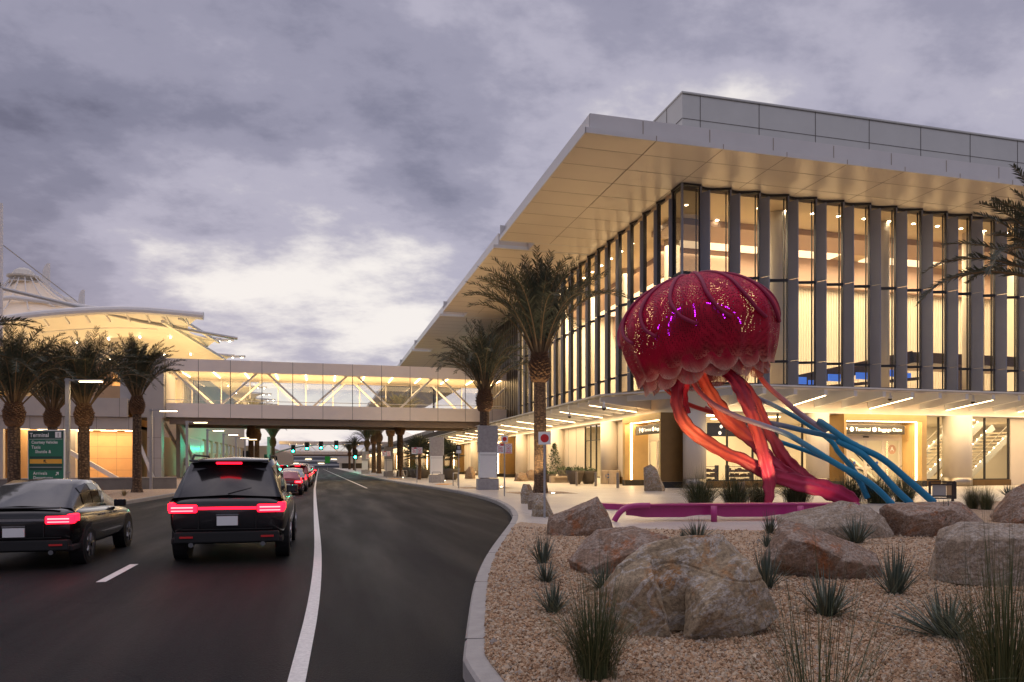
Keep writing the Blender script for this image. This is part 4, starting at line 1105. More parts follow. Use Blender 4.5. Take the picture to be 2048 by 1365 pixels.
def ribbon(path, widths, stops, seed, twist=0.0, ruff=.065):
    rnd = random.Random(seed)
    ctrl = []
    for (x, y, dd), w in zip(path, widths):
        p = J(*Z5(x, y), dd); ctrl.append((p.x, p.y, p.z, ))
    pts = catmull(ctrl, 10); ww = catmull([(0.98*w*.4102/FPX*JD, 0, 0) for w in widths], 10)
    n = len(pts); q = MB(); vs = []; cols = []
    prof = [(-1,.02),(-.78,.08),(-.55,.0),(-.30,.06),(-.16,.24),(0,.31),(.16,.24),(.30,.06),(.55,.0),(.78,.08),(1,.02),(.6,-.07),(0,-.10),(-.6,-.07)]
    m = len(prof)
    for i in range(n):
        tg = (pts[min(i+1,n-1)] - pts[max(i-1,0)]).normalized()
        side = tg.cross(Fv).normalized(); nrm = side.cross(tg).normalized()
        if nrm.dot(Fv) > 0: nrm = -nrm
        an = twist*(i/n-.5) + .25*math.sin(i*.19+seed)
        s2 = side*math.cos(an)+nrm*math.sin(an); n2 = nrm*math.cos(an)-side*math.sin(an)
        w = ww[i].x/2
        for a, b in prof:
            e = 1 + (ruff*math.sin(i*.95+seed+(2 if a > 0 else 0)) + ruff*.6*math.sin(i*.41+seed*2+(1 if a > 0 else 4))) * (abs(a)**2)
            bb = b + (.17*math.sin(i*.6+a*3+seed) if abs(a) > .7 else 0)
            vs.append(pts[i] + s2*(a*w*e) + n2*(bb*w*.85))
            c = lerpc(stops, i/(n-1)); cols.append([x*(1-.25*(abs(a) > .7)) for x in c])
    fs = [(i*m+k, i*m+(k+1)%m, (i+1)*m+(k+1)%m, (i+1)*m+k) for i in range(n-1) for k in range(m)]
    fs += [tuple(range(m-1,-1,-1)), tuple((n-1)*m+k for k in range(m))]
    q.add(vs, fs); o = q.build('ribbon_tentacle', M['paintgrad'], jl, smooth=True); paint_mesh(o, cols)
RED, COR, ORA, PNK = (.48,.018,.06), (.70,.09,.06), (.80,.15,.07), (.54,.028,.085)
ribbon([(470,500,.2),(432,590,0),(424,690,-.2),(455,785,-.3),(530,860,-.3),(640,930,-.3),(760,985,-.2),(880,1045,-.1),(1010,1085,0),(1130,1115,0),(1230,1150,0),(1305,1190,0)],
       [56,62,66,66,66,66,66,70,84,92,88,50], [(0,RED),(.12,(.5,.03,.07)),(.3,ORA),(.5,COR),(.62,PNK),(1,(.50,.012,.11))], 1)
ribbon([(520,500,.6),(555,590,.6),(610,690,.6),(665,770,.7),(745,840,.8),(815,905,.8),(880,980,.8),(960,1045,.6),(1080,1100,.5)],
       [54,66,78,80,78,74,70,70,66], [(0,(.62,.02,.05)),(.2,ORA),(.5,COR),(.75,PNK),(1,PNK)], 2)
ribbon([(610,500,-.2),(680,560,-.5),(735,630,-.7),(775,720,-.8),(808,820,-.8),(838,920,-.7),(862,1010,-.6),(876,1100,-.5),(868,1186,-.5)],
       [50,62,70,66,64,66,70,68,44], [(0,(.42,.015,.08)),(.25,(.50,.04,.09)),(.5,COR),(.75,(.56,.045,.10)),(1,PNK)], 3)
ribbon([(660,540,1.0),(730,600,1.0),(795,680,1.0),(845,780,1.0),(895,880,1.0),(945,965,.9),(1010,1035,.8),(1090,1090,.6),(1190,1130,.4),(1290,1185,.3)],
       [46,60,62,58,62,70,74,72,76,50], [(0,RED),(.3,COR),(.6,(.50,.03,.07)),(1,PNK)], 4)
ribbon([(500,510,1.4),(470,590,1.5),(455,670,1.5),(480,750,1.4)], [40,48,46,30], [(0,(.7,.02,.04)),(1,(.55,.03,.06))], 5)
GRY, BLU, BLD = (.42,.33,.38), (.014,.27,.46), (.01,.21,.40)
TST = [(0,(.62,.05,.03)),(.18,(.55,.07,.05)),(.34,(.36,.2,.24)),(.44,GRY),(.56,(.12,.30,.42)),(.68,BLU),(1,BLD)]
TS2 = [(0,GRY),(.12,(.25,.32,.42)),(.35,BLU),(1,BLD)]
def Z6(x, y): return (1600+x*.3077-1180)/.4102, (600+y*.3077-520)/.4102
def z6(x, y, dd): a = Z6(x, y); return (a[0], a[1], dd)
def thin(path, stops, r0=.09, r1=.135):
    pts = catmull([J(*Z5(x,y), dd) for x, y, dd in path], 10); n = len(pts)
    q = MB(); q.tube(pts, [.86*(r0+(r1-r0)*i/(n-1)) for i in range(n)], 12); o = q.build('tube_tentacle', M['paintgrad'], jl, smooth=True)
    paint_mesh(o, [lerpc(stops, i/(n-1)) for i in range(n) for _ in range(12)])
thin([(480,500,-1.2),(492,570,-1.3),(530,640,-1.3),(610,710,-1.3),(720,765,-1.3),(850,810,-1.2),(960,850,-1.1),(1080,920,-1),(1200,995,-.8),(1320,1060,-.6),z6(500,1230,-.5),z6(600,1330,-.5)], TST)
thin([(780,480,1.2),(815,545,1.1),(860,610,1.0),(950,690,.9),(1050,770,.8),(1150,830,.6),z6(130,790,.5),z6(330,930,.3),z6(530,1030,.2),z6(700,1170,.1),z6(870,1318,0)], TST, .10, .15)
thin([(700,590,1.6),(770,650,1.6),(900,712,1.5),(1040,790,1.4),(1170,880,1.3),z6(250,990,1.2),z6(350,1110,1.1),z6(440,1290,1.0)], [(0,(.6,.06,.03)),(.12,GRY),(.35,(.08,.28,.4)),(.5,BLU),(1,BLD)], .09, .125)
thin([(315,520,2.0),(335,585,2.0),(380,640,2.0),(450,690,2.0),(520,720,2.0),(640,755,1.8),(760,785,1.6),(900,800,1.3),(1050,835,1.0),(1200,868,.7),(1300,905,.5),z6(250,920,.4),z6(400,1000,.2),z6(520,1120,.1),z6(630,1240,0),z6(720,1325,0)], [(0,(.7,.07,.03)),(.3,(.62,.05,.03)),(.42,(.3,.2,.26)),(.52,(.06,.22,.36)),(.7,BLU),(1,BLD)], .085, .145)
thin([(560,720,2.4),(680,780,2.3),(800,835,2.2),(920,885,2.1),(1050,930,2.0),(1180,985,1.9),(1280,1050,1.8),(1370,1130,1.7),z6(470,1290,1.6)], [(0,(.5,.06,.06)),(.2,GRY),(.4,BLU),(1,BLD)], .085, .12)
# magenta bench: winding seat with apron, pipe end and posts
bench = empty('curved_bench', (0,0,0), 0, 'low magenta metal bench with pipe end curling to the ground below the jellyfish', 'bench')
def GB(px, py, z): d = (EYE-0)*FPX/(1043-HOR); return P(px, py, d)
BD = EYE*FPX/(1044-HOR)
q = MB(); a, b = P(1262,1009,BD), P(1720,1009,BD+.6); zt_ = a.z
for k, (z0, z1, w0, w1) in enumerate(((zt_-.05,zt_,0,.5),)):
    q.add([(*(a+Fv*0).to_2d(),z0),(*(b).to_2d(),z0),(*(b+Fv*.55).to_2d(),z0),(*(a+Fv*.55).to_2d(),z0),(*a.to_2d(),z1),(*b.to_2d(),z1),(*(b+Fv*.55).to_2d(),z1),(*(a+Fv*.55).to_2d(),z1)],
          [(0,3,2,1),(4,5,6,7),(0,1,5,4),(1,2,6,5),(2,3,7,6),(3,0,4,7)])
q.build('seat', M['pinkpipe'], bench, bevel=.015)
q = MB(); n = 60; up = []; lo = []
for i in range(n+1):
    t = i/n; p = P(1252+(1720-1252)*t, 1012, BD+.12+.5*t); up.append((p.x,p.y,zt_-.05)); ph = (t*6.2) % 1.55
    lo.append((p.x,p.y, .10 + (.06*max(0, math.sin((t*2.9+.28)*2*PI)) )))
q.add(up+lo, [(i,i+1,n+2+i,n+1+i) for i in range(n)])
up2 = [(x+FX*.03,y+FY*.03,z) for x,y,z in up]; lo2 = [(x+FX*.03,y+FY*.03,z) for x,y,z in lo]; q.add(up2+lo2, [(i,n+1+i,n+2+i,i+1) for i in range(n)])
q.build('apron', M['pinkpipe'], bench)
q = MB(); q.tube(catmull([P(1229,1043,BD), P(1232,1036,BD), P(1243,1022,BD), P(1262,1013,BD), P(1300,1011.5,BD)], 8), .075, 12); q.build('end_pipe', M['pinkpipe'], bench, smooth=True)
for px in (1428, 1601):
    q = MB(); p = P(px, 1044, BD); q.tube([(p.x,p.y,-.01),(p.x,p.y,zt_-.04)], .08, 12); q.build('post', M['pinkpipe'], bench, smooth=True)
q = MB(); a, b = G(1205,1017), G(1420,1030)
q.beam((a.x,a.y,.09),(b.x,b.y,.09),.5,.2); o = tag(q.build('low_bench', M['pinkpipe'], bevel=.02), 'low magenta strip bench lying on the paving behind the pipe end', 'bench')

# sculpture lights set in the planting (warm accents on the tentacles)
spot('accent_light', P(1420,985,JD-3.2), J(1440,850), 420, 50, (1,.62,.28))
spot('accent_light', P(1560,1000,JD-1.6), J(1500,830), 260, 60, (1,.66,.34))
spot('accent_light', P(1640,1002,JD-1.0), J(1640,960,.5), 30, 60, (1,.7,.4))
spot('accent_light', P(1330,988,JD-1.5), J(1380,700), 240, 60, (1,.55,.35))

# ================================================================== BOULDERS
def rock_mat(name, base, warm, veins=.5, seed=0.0):
    m, nt, b = nm(name); L = nt.links
    t = nt.nodes.new('ShaderNodeTexCoord'); mp = nt.nodes.new('ShaderNodeMapping'); mp.inputs['Location'].default_value = (seed,seed*1.7,0); mp.inputs['Rotation'].default_value = (.5,.35,.2)
    L.new(t.outputs['Object'], mp.inputs[0]); co = mp.outputs[0]
    n1 = N(nt, 'ShaderNodeTexNoise', Scale=1.9, Detail=12.0, Roughness=.7, Distortion=.2); L.new(co, n1.inputs['Vector'])
    r1 = ramp(nt, n1.outputs['Fac'], [(.28,[x*.6 for x in base]), (.42,base), (.55,[x*.95 for x in base]), (.63,warm), (.74,[x*.6 for x in warm])])
    mp2 = nt.nodes.new('ShaderNodeMapping'); mp2.inputs['Scale'].default_value = (1.2,1.2,2.4); L.new(co, mp2.inputs[0])
    n2 = N(nt, 'ShaderNodeTexNoise', Scale=1.6, Detail=10.0, Roughness=.72, Distortion=.4); L.new(mp2.outputs[0], n2.inputs['Vector'])
    sb = N(nt, 'ShaderNodeMath', operation='SUBTRACT'); L.new(n2.outputs['Fac'], sb.inputs[0]); sb.inputs[1].default_value = .5
    ab = N(nt, 'ShaderNodeMath', operation='ABSOLUTE'); L.new(sb.outputs[0], ab.inputs[0])
    rv = ramp(nt, ab.outputs[0], [(.0,(1,1,1)), (.016,(.5,.5,.5)), (.04,(0,0,0))])
    vm = N(nt, 'ShaderNodeMath', operation='MULTIPLY'); L.new(rv.outputs[0], vm.inputs[0]); vm.inputs[1].default_value = veins
    mx = N(nt, 'ShaderNodeMix', data_type='RGBA'); L.new(vm.outputs[0], mx.inputs[0]); L.new(r1.outputs[0], mx.inputs[6]); mx.inputs[7].default_value = (.46,.42,.37,1)
    n3 = N(nt, 'ShaderNodeTexNoise', Scale=26.0, Detail=7.0, Roughness=.7); L.new(co, n3.inputs['Vector'])
    r3 = ramp(nt, n3.outputs['Fac'], [(.34,(.42,.42,.42)), (.5,(.95,.95,.95)), (.66,(1.45,1.45,1.45))])
    m2 = N(nt, 'ShaderNodeMix', data_type='RGBA', blend_type='MULTIPLY'); m2.inputs[0].default_value = .8; L.new(mx.outputs[2], m2.inputs[6]); L.new(r3.outputs[0], m2.inputs[7])
    ge = N(nt, 'ShaderNodeNewGeometry'); ew = ramp(nt, ge.outputs['Pointiness'], [(.53,(0,0,0)), (.60,(1,1,1))])
    en = N(nt, 'ShaderNodeMath', operation='MULTIPLY'); L.new(ew.outputs[0], en.inputs[0]); L.new(n3.outputs['Fac'], en.inputs[1])
    me_ = N(nt, 'ShaderNodeMix', data_type='RGBA'); L.new(en.outputs[0], me_.inputs[0]); L.new(m2.outputs[2], me_.inputs[6]); me_.inputs[7].default_value = (.55,.50,.43,1)
    L.new(me_.outputs[2], b.inputs['Base Color']); b.inputs['Roughness'].default_value = .78
    n4 = N(nt, 'ShaderNodeTexNoise', Scale=5.5, Detail=12.0, Roughness=.68); L.new(co, n4.inputs['Vector'])
    wv = N(nt, 'ShaderNodeVectorMath', operation='MULTIPLY_ADD'); L.new(n1.outputs['Color'], wv.inputs[0]); wv.inputs[1].default_value = (.5,.5,.5); L.new(co, wv.inputs[2])
    vc = N(nt, 'ShaderNodeTexVoronoi', feature='DISTANCE_TO_EDGE', Scale=2.3); L.new(wv.outputs[0], vc.inputs['Vector'])
    rc = ramp(nt, vc.outputs['Distance'], [(0,(0,0,0)), (.035,(1,1,1))])
    hb = N(nt, 'ShaderNodeMath', operation='MULTIPLY_ADD'); L.new(rc.outputs[0], hb.inputs[0]); hb.inputs[1].default_value = .05; L.new(n4.outputs['Fac'], hb.inputs[2])
    bp = N(nt, 'ShaderNodeBump', Strength=1.0, Distance=.045); L.new(hb.outputs[0], bp.inputs['Height'])
    bp2 = N(nt, 'ShaderNodeBump', Strength=.6, Distance=.012); L.new(n3.outputs['Fac'], bp2.inputs['Height']); L.new(bp.outputs[0], bp2.inputs['Normal']); L.new(bp2.outputs[0], b.inputs['Normal'])
    return m
RK = [rock_mat('tan boulder stone', (.33,.25,.155), (.36,.19,.075), 1.0, 1.3), rock_mat('brown boulder stone', (.25,.165,.11), (.31,.125,.05), .5, 4.1), rock_mat('grey boulder stone', (.28,.215,.15), (.29,.165,.085), .6, 7.7), rock_mat('orange boulder stone', (.30,.20,.12), (.36,.20,.09), .4, 2.2)]
def boulder(sil, mat_i, label, seed, depth=.85, sub=5, rough=1.0, dref=None, front=None, res=46, blocks=()):
    """sil: photographed outline (px, py), lower left over the top to lower right; front: facet corners on the near face (px, py, nearness 0..1)"""
    rnd = random.Random(seed*7+1)
    pyb = max(p[1] for p in sil); x0 = min(p[0] for p in sil); x1 = max(p[0] for p in sil); pyt = min(p[1] for p in sil)
    d0 = dref or EYE*FPX/(pyb-HOR); d = d0+(x1-x0)/FPX*d0/2*depth*.7; k = d/FPX; w_ = (x1-x0)*k/2; h_ = (pyb-pyt)*k; xm = (x0+x1)/2; D = w_*depth
    L2 = lambda x, y: ((x-xm)*k, (pyb-y)*k)
    pts = []
    for x, y in sil: a, b = L2(x, y); pts.append(Vector((a, rnd.uniform(-.12,.22)*D, b)))
    for x, y in sil:
        a, b = L2(x, y); pts.append(Vector((a*.72+rnd.uniform(-.1,.1)*w_, D*rnd.uniform(.7,1.0), b*rnd.uniform(.6,.85)))); pts.append(Vector((a*.9, D*.3, -.06*h_)))
    if front:
        for x, y, f_ in front: a, b = L2(x, y); pts.append(Vector((a*(1-.06*f_), -D*f_, b)))
    else:
        for q_, (x, y) in enumerate(sil):
            a, b = L2(x, y); f_ = rnd.uniform(.45,.95); sc_ = rnd.uniform(.45,.8)
            if q_ % 2 == 1: pts.append(Vector((a*sc_, -D*f_, min(h_*.8, b*rnd.uniform(.5,.85)))))
            if q_ % 3 == 0: pts.append(Vector((a*rnd.uniform(.6,.85), -D*rnd.uniform(.45,.75), -.05*h_)))
    bm = bmesh.new(); tgt_ = 2*w_/res
    sets = [pts] + [[Vector((L2(x, y)[0]*(1-.06*max(0,f_)), -D*f_, L2(x, y)[1])) for x, y, f_ in bl] for bl in blocks]
    for ps in sets:
        hb = bmesh.new()
        for p in ps: hb.verts.new(p)
        bmesh.ops.convex_hull(hb, input=hb.verts)
        bmesh.ops.delete(hb, geom=[v for v in hb.verts if not v.link_faces], context='VERTS')
        bmesh.ops.dissolve_limit(hb, angle_limit=R_(16), verts=hb.verts, edges=hb.edges)
        bmesh.ops.bevel(hb, geom=list(hb.edges), offset=.010*w_, segments=1, affect='EDGES')
        for it in range(9):
            bmesh.ops.triangulate(hb, faces=hb.faces)
            ed = [e for e in hb.edges if e.calc_length() > tgt_]
            if not ed: break
            bmesh.ops.subdivide_edges(hb, edges=ed, cuts=1)
        bmesh.ops.triangulate(hb, faces=hb.faces); tm = bpy.data.meshes.new('part'); hb.to_mesh(tm); hb.free(); bm.from_mesh(tm); bpy.data.meshes.remove(tm)
    bm.normal_update()
    sz = min(w_, h_*.8); sv = Vector((seed*3.1, seed*1.7, seed*.9)); sc1 = 1/max(.1, sz); new = []
    for v in bm.verts:
        q = v.co*sc1*.9 + sv
        wp = Vector((noise.noise(q*.9), noise.noise(q*.9+Vector((7,1,3))), noise.noise(q*.9+Vector((2,9,5)))))*.028 + Vector((noise.noise(q*2.6), noise.noise(q*2.6+Vector((7,1,3))), noise.noise(q*2.6+Vector((2,9,5)))))*.014
        cr = -max(0, .03-abs(noise.noise(q*1.0)))*.6
        ql = Vector((q.x*.5+q.z*.6, q.y*.6, q.z*2.2-q.x*.9)); st = noise.cell(ql*1.7+Vector((noise.noise(q*2.2)*.6,0,0)))*.006
        f2 = noise.fractal(q*4.5, .85, 2.0, 6)*.015
        new.append(v.co + wp*sz*rough + v.normal*((cr+st+f2)*sz*rough))
    for v, c in zip(bm.verts, new): v.co = c
    xs = [v.co.x for v in bm.verts if v.co.z > 0]; zs = [v.co.z for v in bm.verts]
    kx = 2*w_/(max(xs)-min(xs)); ox = -(max(xs)+min(xs))/2; kz = h_/max(zs)
    for v in bm.verts: v.co.x = (v.co.x+ox)*kx; v.co.z *= kz
    me = bpy.data.meshes.new('boulder'); bm.to_mesh(me); bm.free(); me.materials.append(RK[mat_i])
    c = P(xm, pyb, d); o = link('boulder', me); o.location = (c.x, c.y, -.03); o.rotation_euler = (0,0,-YAW)
    tag(o, label, 'boulder', 'boulders'); return o
boulder([(1203,1262),(1200,1205),(1238,1145),(1292,1106),(1340,1090),(1440,1083),(1476,1106),(1512,1160),(1548,1216),(1556,1240),(1490,1268),(1345,1284)], 0, 'largest tan boulder with grey broken front face in the foreground gravel', 1, .8, res=90, front=[(1300,1150,.30),(1400,1150,.42),(1480,1140,.30),(1330,1270,.40),(1240,1270,.32),(1222,1190,.25),(1330,1108,.15),(1440,1260,.42),(1535,1250,.25)],
 blocks=[[(1378,1203,1.0),(1448,1124,.52),(1500,1150,.46),(1545,1238,.34),(1342,1288,.72),(1440,1270,.66),(1510,1262,.46),(1365,1150,.30),(1480,1120,.1),(1400,1200,0),(1500,1240,0),(1390,1278,.1)],
 [(1288,1162,.70),(1216,1178,.42),(1206,1240,.40),(1250,1281,.50),(1322,1278,.66),(1312,1215,.62),(1292,1118,.22),(1240,1148,.25),(1250,1240,0),(1310,1250,0),(1300,1170,.05)]])
boulder([(1140,1140),(1137,1122),(1168,1085),(1192,1062),(1270,1058),(1330,1075),(1352,1088),(1345,1130),(1250,1152)], 1, 'brown wedge boulder just behind the largest boulder', 2, .8, 6)
boulder([(1093,1068),(1096,1034),(1130,1026),(1195,994),(1209,1012),(1222,1040),(1228,1062),(1150,1074)], 1, 'sloping reddish boulder at the left end of the magenta bench', 3, .7, 6)
boulder([(1528,1118),(1556,1056),(1575,1044),(1612,1052),(1680,1085),(1752,1110),(1762,1130),(1740,1152),(1690,1162),(1600,1140)], 1, 'slab-like boulder sloping down to the right with rusty front face', 4, .62, res=64, front=[(1562,1078,.62),(1600,1086,.85),(1664,1118,1.0),(1700,1125,.95),(1740,1128,.65),(1534,1122,.4),(1600,1142,.6),(1660,1156,.72),(1700,1160,.72),(1750,1150,.5)])
boulder([(1557,1062),(1558,1036),(1610,1020),(1690,1004),(1745,1018),(1775,1040),(1785,1072),(1700,1080),(1600,1076)], 2, 'wide grey boulder directly behind the slab-like one', 5, .6, 6)
boulder([(1780,1068),(1762,1020),(1770,1010),(1880,1005),(1925,1006),(1950,1024),(1972,1048),(1975,1066),(1840,1077)], 1, 'long brown boulder in front of the blue tube ends', 6, .6, 6)
boulder([(1870,1168),(1870,1082),(1882,1068),(1915,1062),(1922,1052),(2060,1048),(2130,1056),(2150,1120),(2140,1172),(1980,1176)], 2, 'blocky grey boulder with flat top at the right picture edge', 7, .6, res=60, rough=.8, front=[(1876,1084,.7),(1960,1078,.8),(2060,1076,.85),(2130,1090,.7),(1872,1165,.75),(1960,1174,.95),(2060,1176,1.0),(2140,1170,.8)])
boulder([(1992,1050),(1990,1030),(2010,998),(2030,978),(2060,968),(2130,980),(2160,1010),(2160,1050)], 1, 'reddish boulder rising out of the right picture edge above the blocky one', 8, .7, 6)
boulder([(1042,1008),(1041,985),(1046,967),(1060,968),(1066,980),(1066,1008)], 0, 'farthest upright rock of the three beside the palm trunk', 9, .8, 5)
boulder([(1056,1020),(1055,995),(1060,986),(1076,985),(1079,1019)], 2, 'middle upright rock of the three beside the palm trunk', 10, .8, 5)
boulder([(1063,1032),(1066,1000),(1074,984),(1090,990),(1098,1012),(1108,1030),(1090,1034)], 0, 'nearest upright rock of the three, at the foot of the red dot sign post', 11, .8, 5)
boulder([(1293,980),(1288,950),(1287,935),(1302,928),(1313,938),(1320,955),(1331,978),(1312,983)], 0, 'tall leaning upright rock in front of the bronze door panel', 12, .7, 5, rough=.8)
boulder([(1027,963),(1032,950),(1040,944),(1052,947),(1057,962)], 3, 'low orange rock on the plaza left of the tall palm trunk', 13, .8, 4)
boulder([(1052,962),(1052,945),(1060,939),(1072,942),(1075,962)], 3, 'rounded orange rock touching the tall palm trunk', 14, .8, 4)
boulder([(929,957),(931,942),(938,933),(945,933),(950,945),(951,958)], 3, 'rounded orange rock seen past the nearest pylon', 15, .8, 4)
boulder([(1474,962),(1475,944),(1490,942),(1492,962)], 3, 'small upright orange rock lit in front of the lobby glass', 16, .8, 4, dref=41)
# ================================================================== PALMS
def frond_mat():
    m, nt, b = nm('palm frond'); L = nt.links
    g = N(nt, 'ShaderNodeNewGeometry'); n = N(nt, 'ShaderNodeTexNoise', Scale=.9, Detail=4.0); L.new(coords(nt), n.inputs['Vector'])
    a = N(nt, 'ShaderNodeMath', operation='MULTIPLY_ADD'); L.new(g.outputs['Random Per Island'], a.inputs[0]); a.inputs[1].default_value = .45
    h = N(nt, 'ShaderNodeMath', operation='MULTIPLY'); L.new(n.outputs['Fac'], h.inputs[0]); h.inputs[1].default_value = .6; L.new(h.outputs[0], a.inputs[2])
    r = ramp(nt, a.outputs[0], [(.2,(.03,.042,.025)), (.5,(.06,.075,.045)), (.72,(.10,.10,.062)), (.9,(.17,.115,.06))]); L.new(r.outputs[0], b.inputs['Base Color'])
    b.inputs['Roughness'].default_value = .55; return m
M['frond'] = frond_mat()
M['rachis'] = sub_mat('palm stalk', (.20,.13,.06), .6, 0, .25, 3)
def trunk_mat():
    m, nt, b = nm('palm trunk'); L = nt.links
    co = coords(nt, 'UV', (1,1,1))
    br = N(nt, 'ShaderNodeTexVoronoi', feature='DISTANCE_TO_EDGE', Scale=1.0); br.inputs['Randomness'].default_value = .55
    vm_ = N(nt, 'ShaderNodeMapping'); vm_.inputs['Scale'].default_value = (10,11,1)
    dn = N(nt, 'ShaderNodeTexNoise', Scale=6.0, Detail=3.0); L.new(coords(nt), dn.inputs['Vector']); dv = N(nt, 'ShaderNodeVectorMath', operation='MULTIPLY_ADD'); L.new(dn.outputs['Color'], dv.inputs[0]); dv.inputs[1].default_value = (.07,.09,0); L.new(co, dv.inputs[2]); L.new(dv.outputs[0], vm_.inputs[0]); L.new(vm_.outputs[0], br.inputs['Vector'])
    bc = ramp(nt, br.outputs['Distance'], [(0,(.035,.02,.012)), (.10,(.10,.06,.034)), (.4,(.21,.13,.07))])
    n = N(nt, 'ShaderNodeTexNoise', Scale=9.0, Detail=6.0); L.new(coords(nt), n.inputs['Vector'])
    mm = N(nt, 'ShaderNodeMix', data_type='RGBA', blend_type='MULTIPLY'); mm.inputs[0].default_value = .7; L.new(bc.outputs[0], mm.inputs[6])
    r = ramp(nt, n.outputs['Fac'], [(.3,(.5,.5,.5)), (.7,(1.5,1.5,1.5))]); L.new(r.outputs[0], mm.inputs[7]); L.new(mm.outputs[2], b.inputs['Base Color'])
    b.inputs['Roughness'].default_value = .85
    bp = N(nt, 'ShaderNodeBump', Strength=1.0, Distance=.06); L.new(br.outputs['Distance'], bp.inputs['Height']); L.new(bp.outputs[0], b.inputs['Normal'])
    return m
M['trunk'] = trunk_mat()
M['boot'] = sub_mat('palm boot', (.17,.095,.05), .85, 0, .5, 7, .6, 30)
def make_crown_mesh(seed, n, Lf, emin, emax, nl=52, droop=.9, az_bias=None, leaf=.46, lw=1.0):
    rnd = random.Random(seed); q = MB(); st = MB()
    for i in range(n):
        az = i*2.39996+rnd.uniform(-.25,.25); k = (i+.5)/n
        if az_bias and rnd.random() < .5: az = az_bias+rnd.uniform(-.9,.9)
        el = emax-(emax-emin)*k**1.15+rnd.uniform(-.07,.07); Lx = Lf*rnd.uniform(.84,1.06)*(.92+.12*k)
        m = 16; p = Vector((math.cos(az)*.12, math.sin(az)*.12, -.1)); pts = [p.copy()]; e = el+.10; ta = az
        curl = droop*rnd.uniform(.6,1.3)*(.5+.8*k); swing = rnd.uniform(-.25,.25)
        for j in range(m):
            t = (j+1)/m; e2 = e - curl*t**2.2; ta2 = ta+swing*t*t
            p = p + Vector((math.cos(e2)*math.cos(ta2), math.cos(e2)*math.sin(ta2), math.sin(e2)))*(Lx/m); pts.append(p.copy())
        st.tube(pts, [.040*(1-.85*j/m) for j in range(m+1)], 4, 1, cap=False)
        for s in range(nl):
            t = .20+.80*(s+rnd.random()*.6)/nl; jf = min(t*m, m-.001); j = int(jf); fr = jf-j
            b = pts[j].lerp(pts[j+1], fr); tg = (pts[j+1]-pts[j]).normalized()
            side = tg.cross(Vector((0,0,1))); side = side.normalized() if side.length > 1e-3 else Vector((1,0,0)); up = side.cross(tg).normalized()
            prof = min(1, (t-.14)/.22)*(1-.62*max(0,(t-.55)/.45)**1.3)
            for sg in (-1, 1):
                ll = leaf*Lf/4.5*prof*rnd.uniform(.8,1.15)
                fw = .55+.5*t; d = (side*sg*rnd.uniform(.6,1.05) + tg*fw*rnd.uniform(.8,1.25) + up*rnd.uniform(-.1,.75)).normalized()
                tip = b + d*ll - Vector((0,0,.10*ll)); wv = tg.cross(d).cross(d).normalized()*(.0135*Lf/4.5+.002)*lw
                q.add([b-wv*.6, b+wv*.6, b+d*ll*.55+wv, tip, b+d*ll*.55-wv], [(0,1,2,3,4)], 0)
    q.v_off = len(q.v); o = len(q.v); q.v.extend(st.v)
    for f in st.f: q.f.append(tuple(i+o for i in f)); q.m.append(1)
    me = bpy.data.meshes.new('crown'); me.from_pydata([tuple(v) for v in q.v], [], q.f); me.materials.append(M['frond']); me.materials.append(M['rachis'])
    me.polygons.foreach_set('material_index', q.m); me.update(); return me
def trunk_mesh(h, r0, r1, lean=(0,0)):
    n, m = 18, 26; vs = []; uv = []
    for j in range(m+1):
        t = j/m; r = r0+(r1-r0)*t + (.09*(1-t*12) if t < .08 else 0)
        for k in range(n+1):
            a = 2*PI*k/n; vs.append((lean[0]*t+r*math.cos(a), lean[1]*t+r*math.sin(a), h*t)); uv.append((k/n, h*t))
    fs = [(j*(n+1)+k, j*(n+1)+k+1, (j+1)*(n+1)+k+1, (j+1)*(n+1)+k) for j in range(m) for k in range(n)]
    me = bpy.data.meshes.new('trunk'); me.from_pydata(vs, [], fs); l = me.uv_layers.new(name='UVMap')
    for p in me.polygons:
        for li in p.loop_indices: l.data[li].uv = uv[me.loops[li].vertex_index]
    me.polygons.foreach_set('use_smooth', [True]*len(me.polygons)); me.materials.append(M['trunk']); return me
def boot_mesh(r, h, seed):
    rnd = random.Random(seed); q = MB()
    q.lathe((0,0,0), [(r*.55,0),(r*.92,.12*h),(r,.35*h),(r*.95,.6*h),(r*.75,.85*h),(r*.4,h),(.05,h*1.02)], 20)
    for i in range(190):
        t = (i+.5)/190; z = h*(.03+.9*t); a = i*2.39996
        rr = r*(.6+.4*math.sin(min(1,(t+.12)*1.25)*PI*.62))*(1 if t < .6 else 1-.9*(t-.6))
        b = Vector((math.cos(a)*rr, math.sin(a)*rr, z)); o = Vector((math.cos(a),math.sin(a),.9)).normalized(); sd = Vector((-math.sin(a),math.cos(a),0))
        l = rnd.uniform(.10,.18)*h/1.3; w_ = .075*h/1.3
        q.add([b-sd*w_,b+sd*w_,b+o*l+sd*w_*.6,b+o*l-sd*w_*.6,b-sd*w_-o*.0+Vector((0,0,.1)),b+sd*w_+Vector((0,0,.1))], [(0,1,2,3),(3,2,5,4),(0,3,4),(1,5,2)])
    me = bpy.data.meshes.new('boot'); me.from_pydata([tuple(v) for v in q.v], [], q.f); me.materials.append(M['boot']); return me
CR = [make_crown_mesh(11, 74, 4.7, R_(57), R_(88), nl=50, droop=1.2, leaf=.56), make_crown_mesh(12, 56, 4.7, R_(46), R_(87), nl=48, droop=1.35, leaf=.54), make_crown_mesh(13, 50, 4.7, R_(40), R_(86), nl=48, droop=1.35, leaf=.52)]
CRW = make_crown_mesh(21, 44, 4.5, R_(14), R_(78), nl=78, droop=1.05, leaf=.46, lw=1.25)
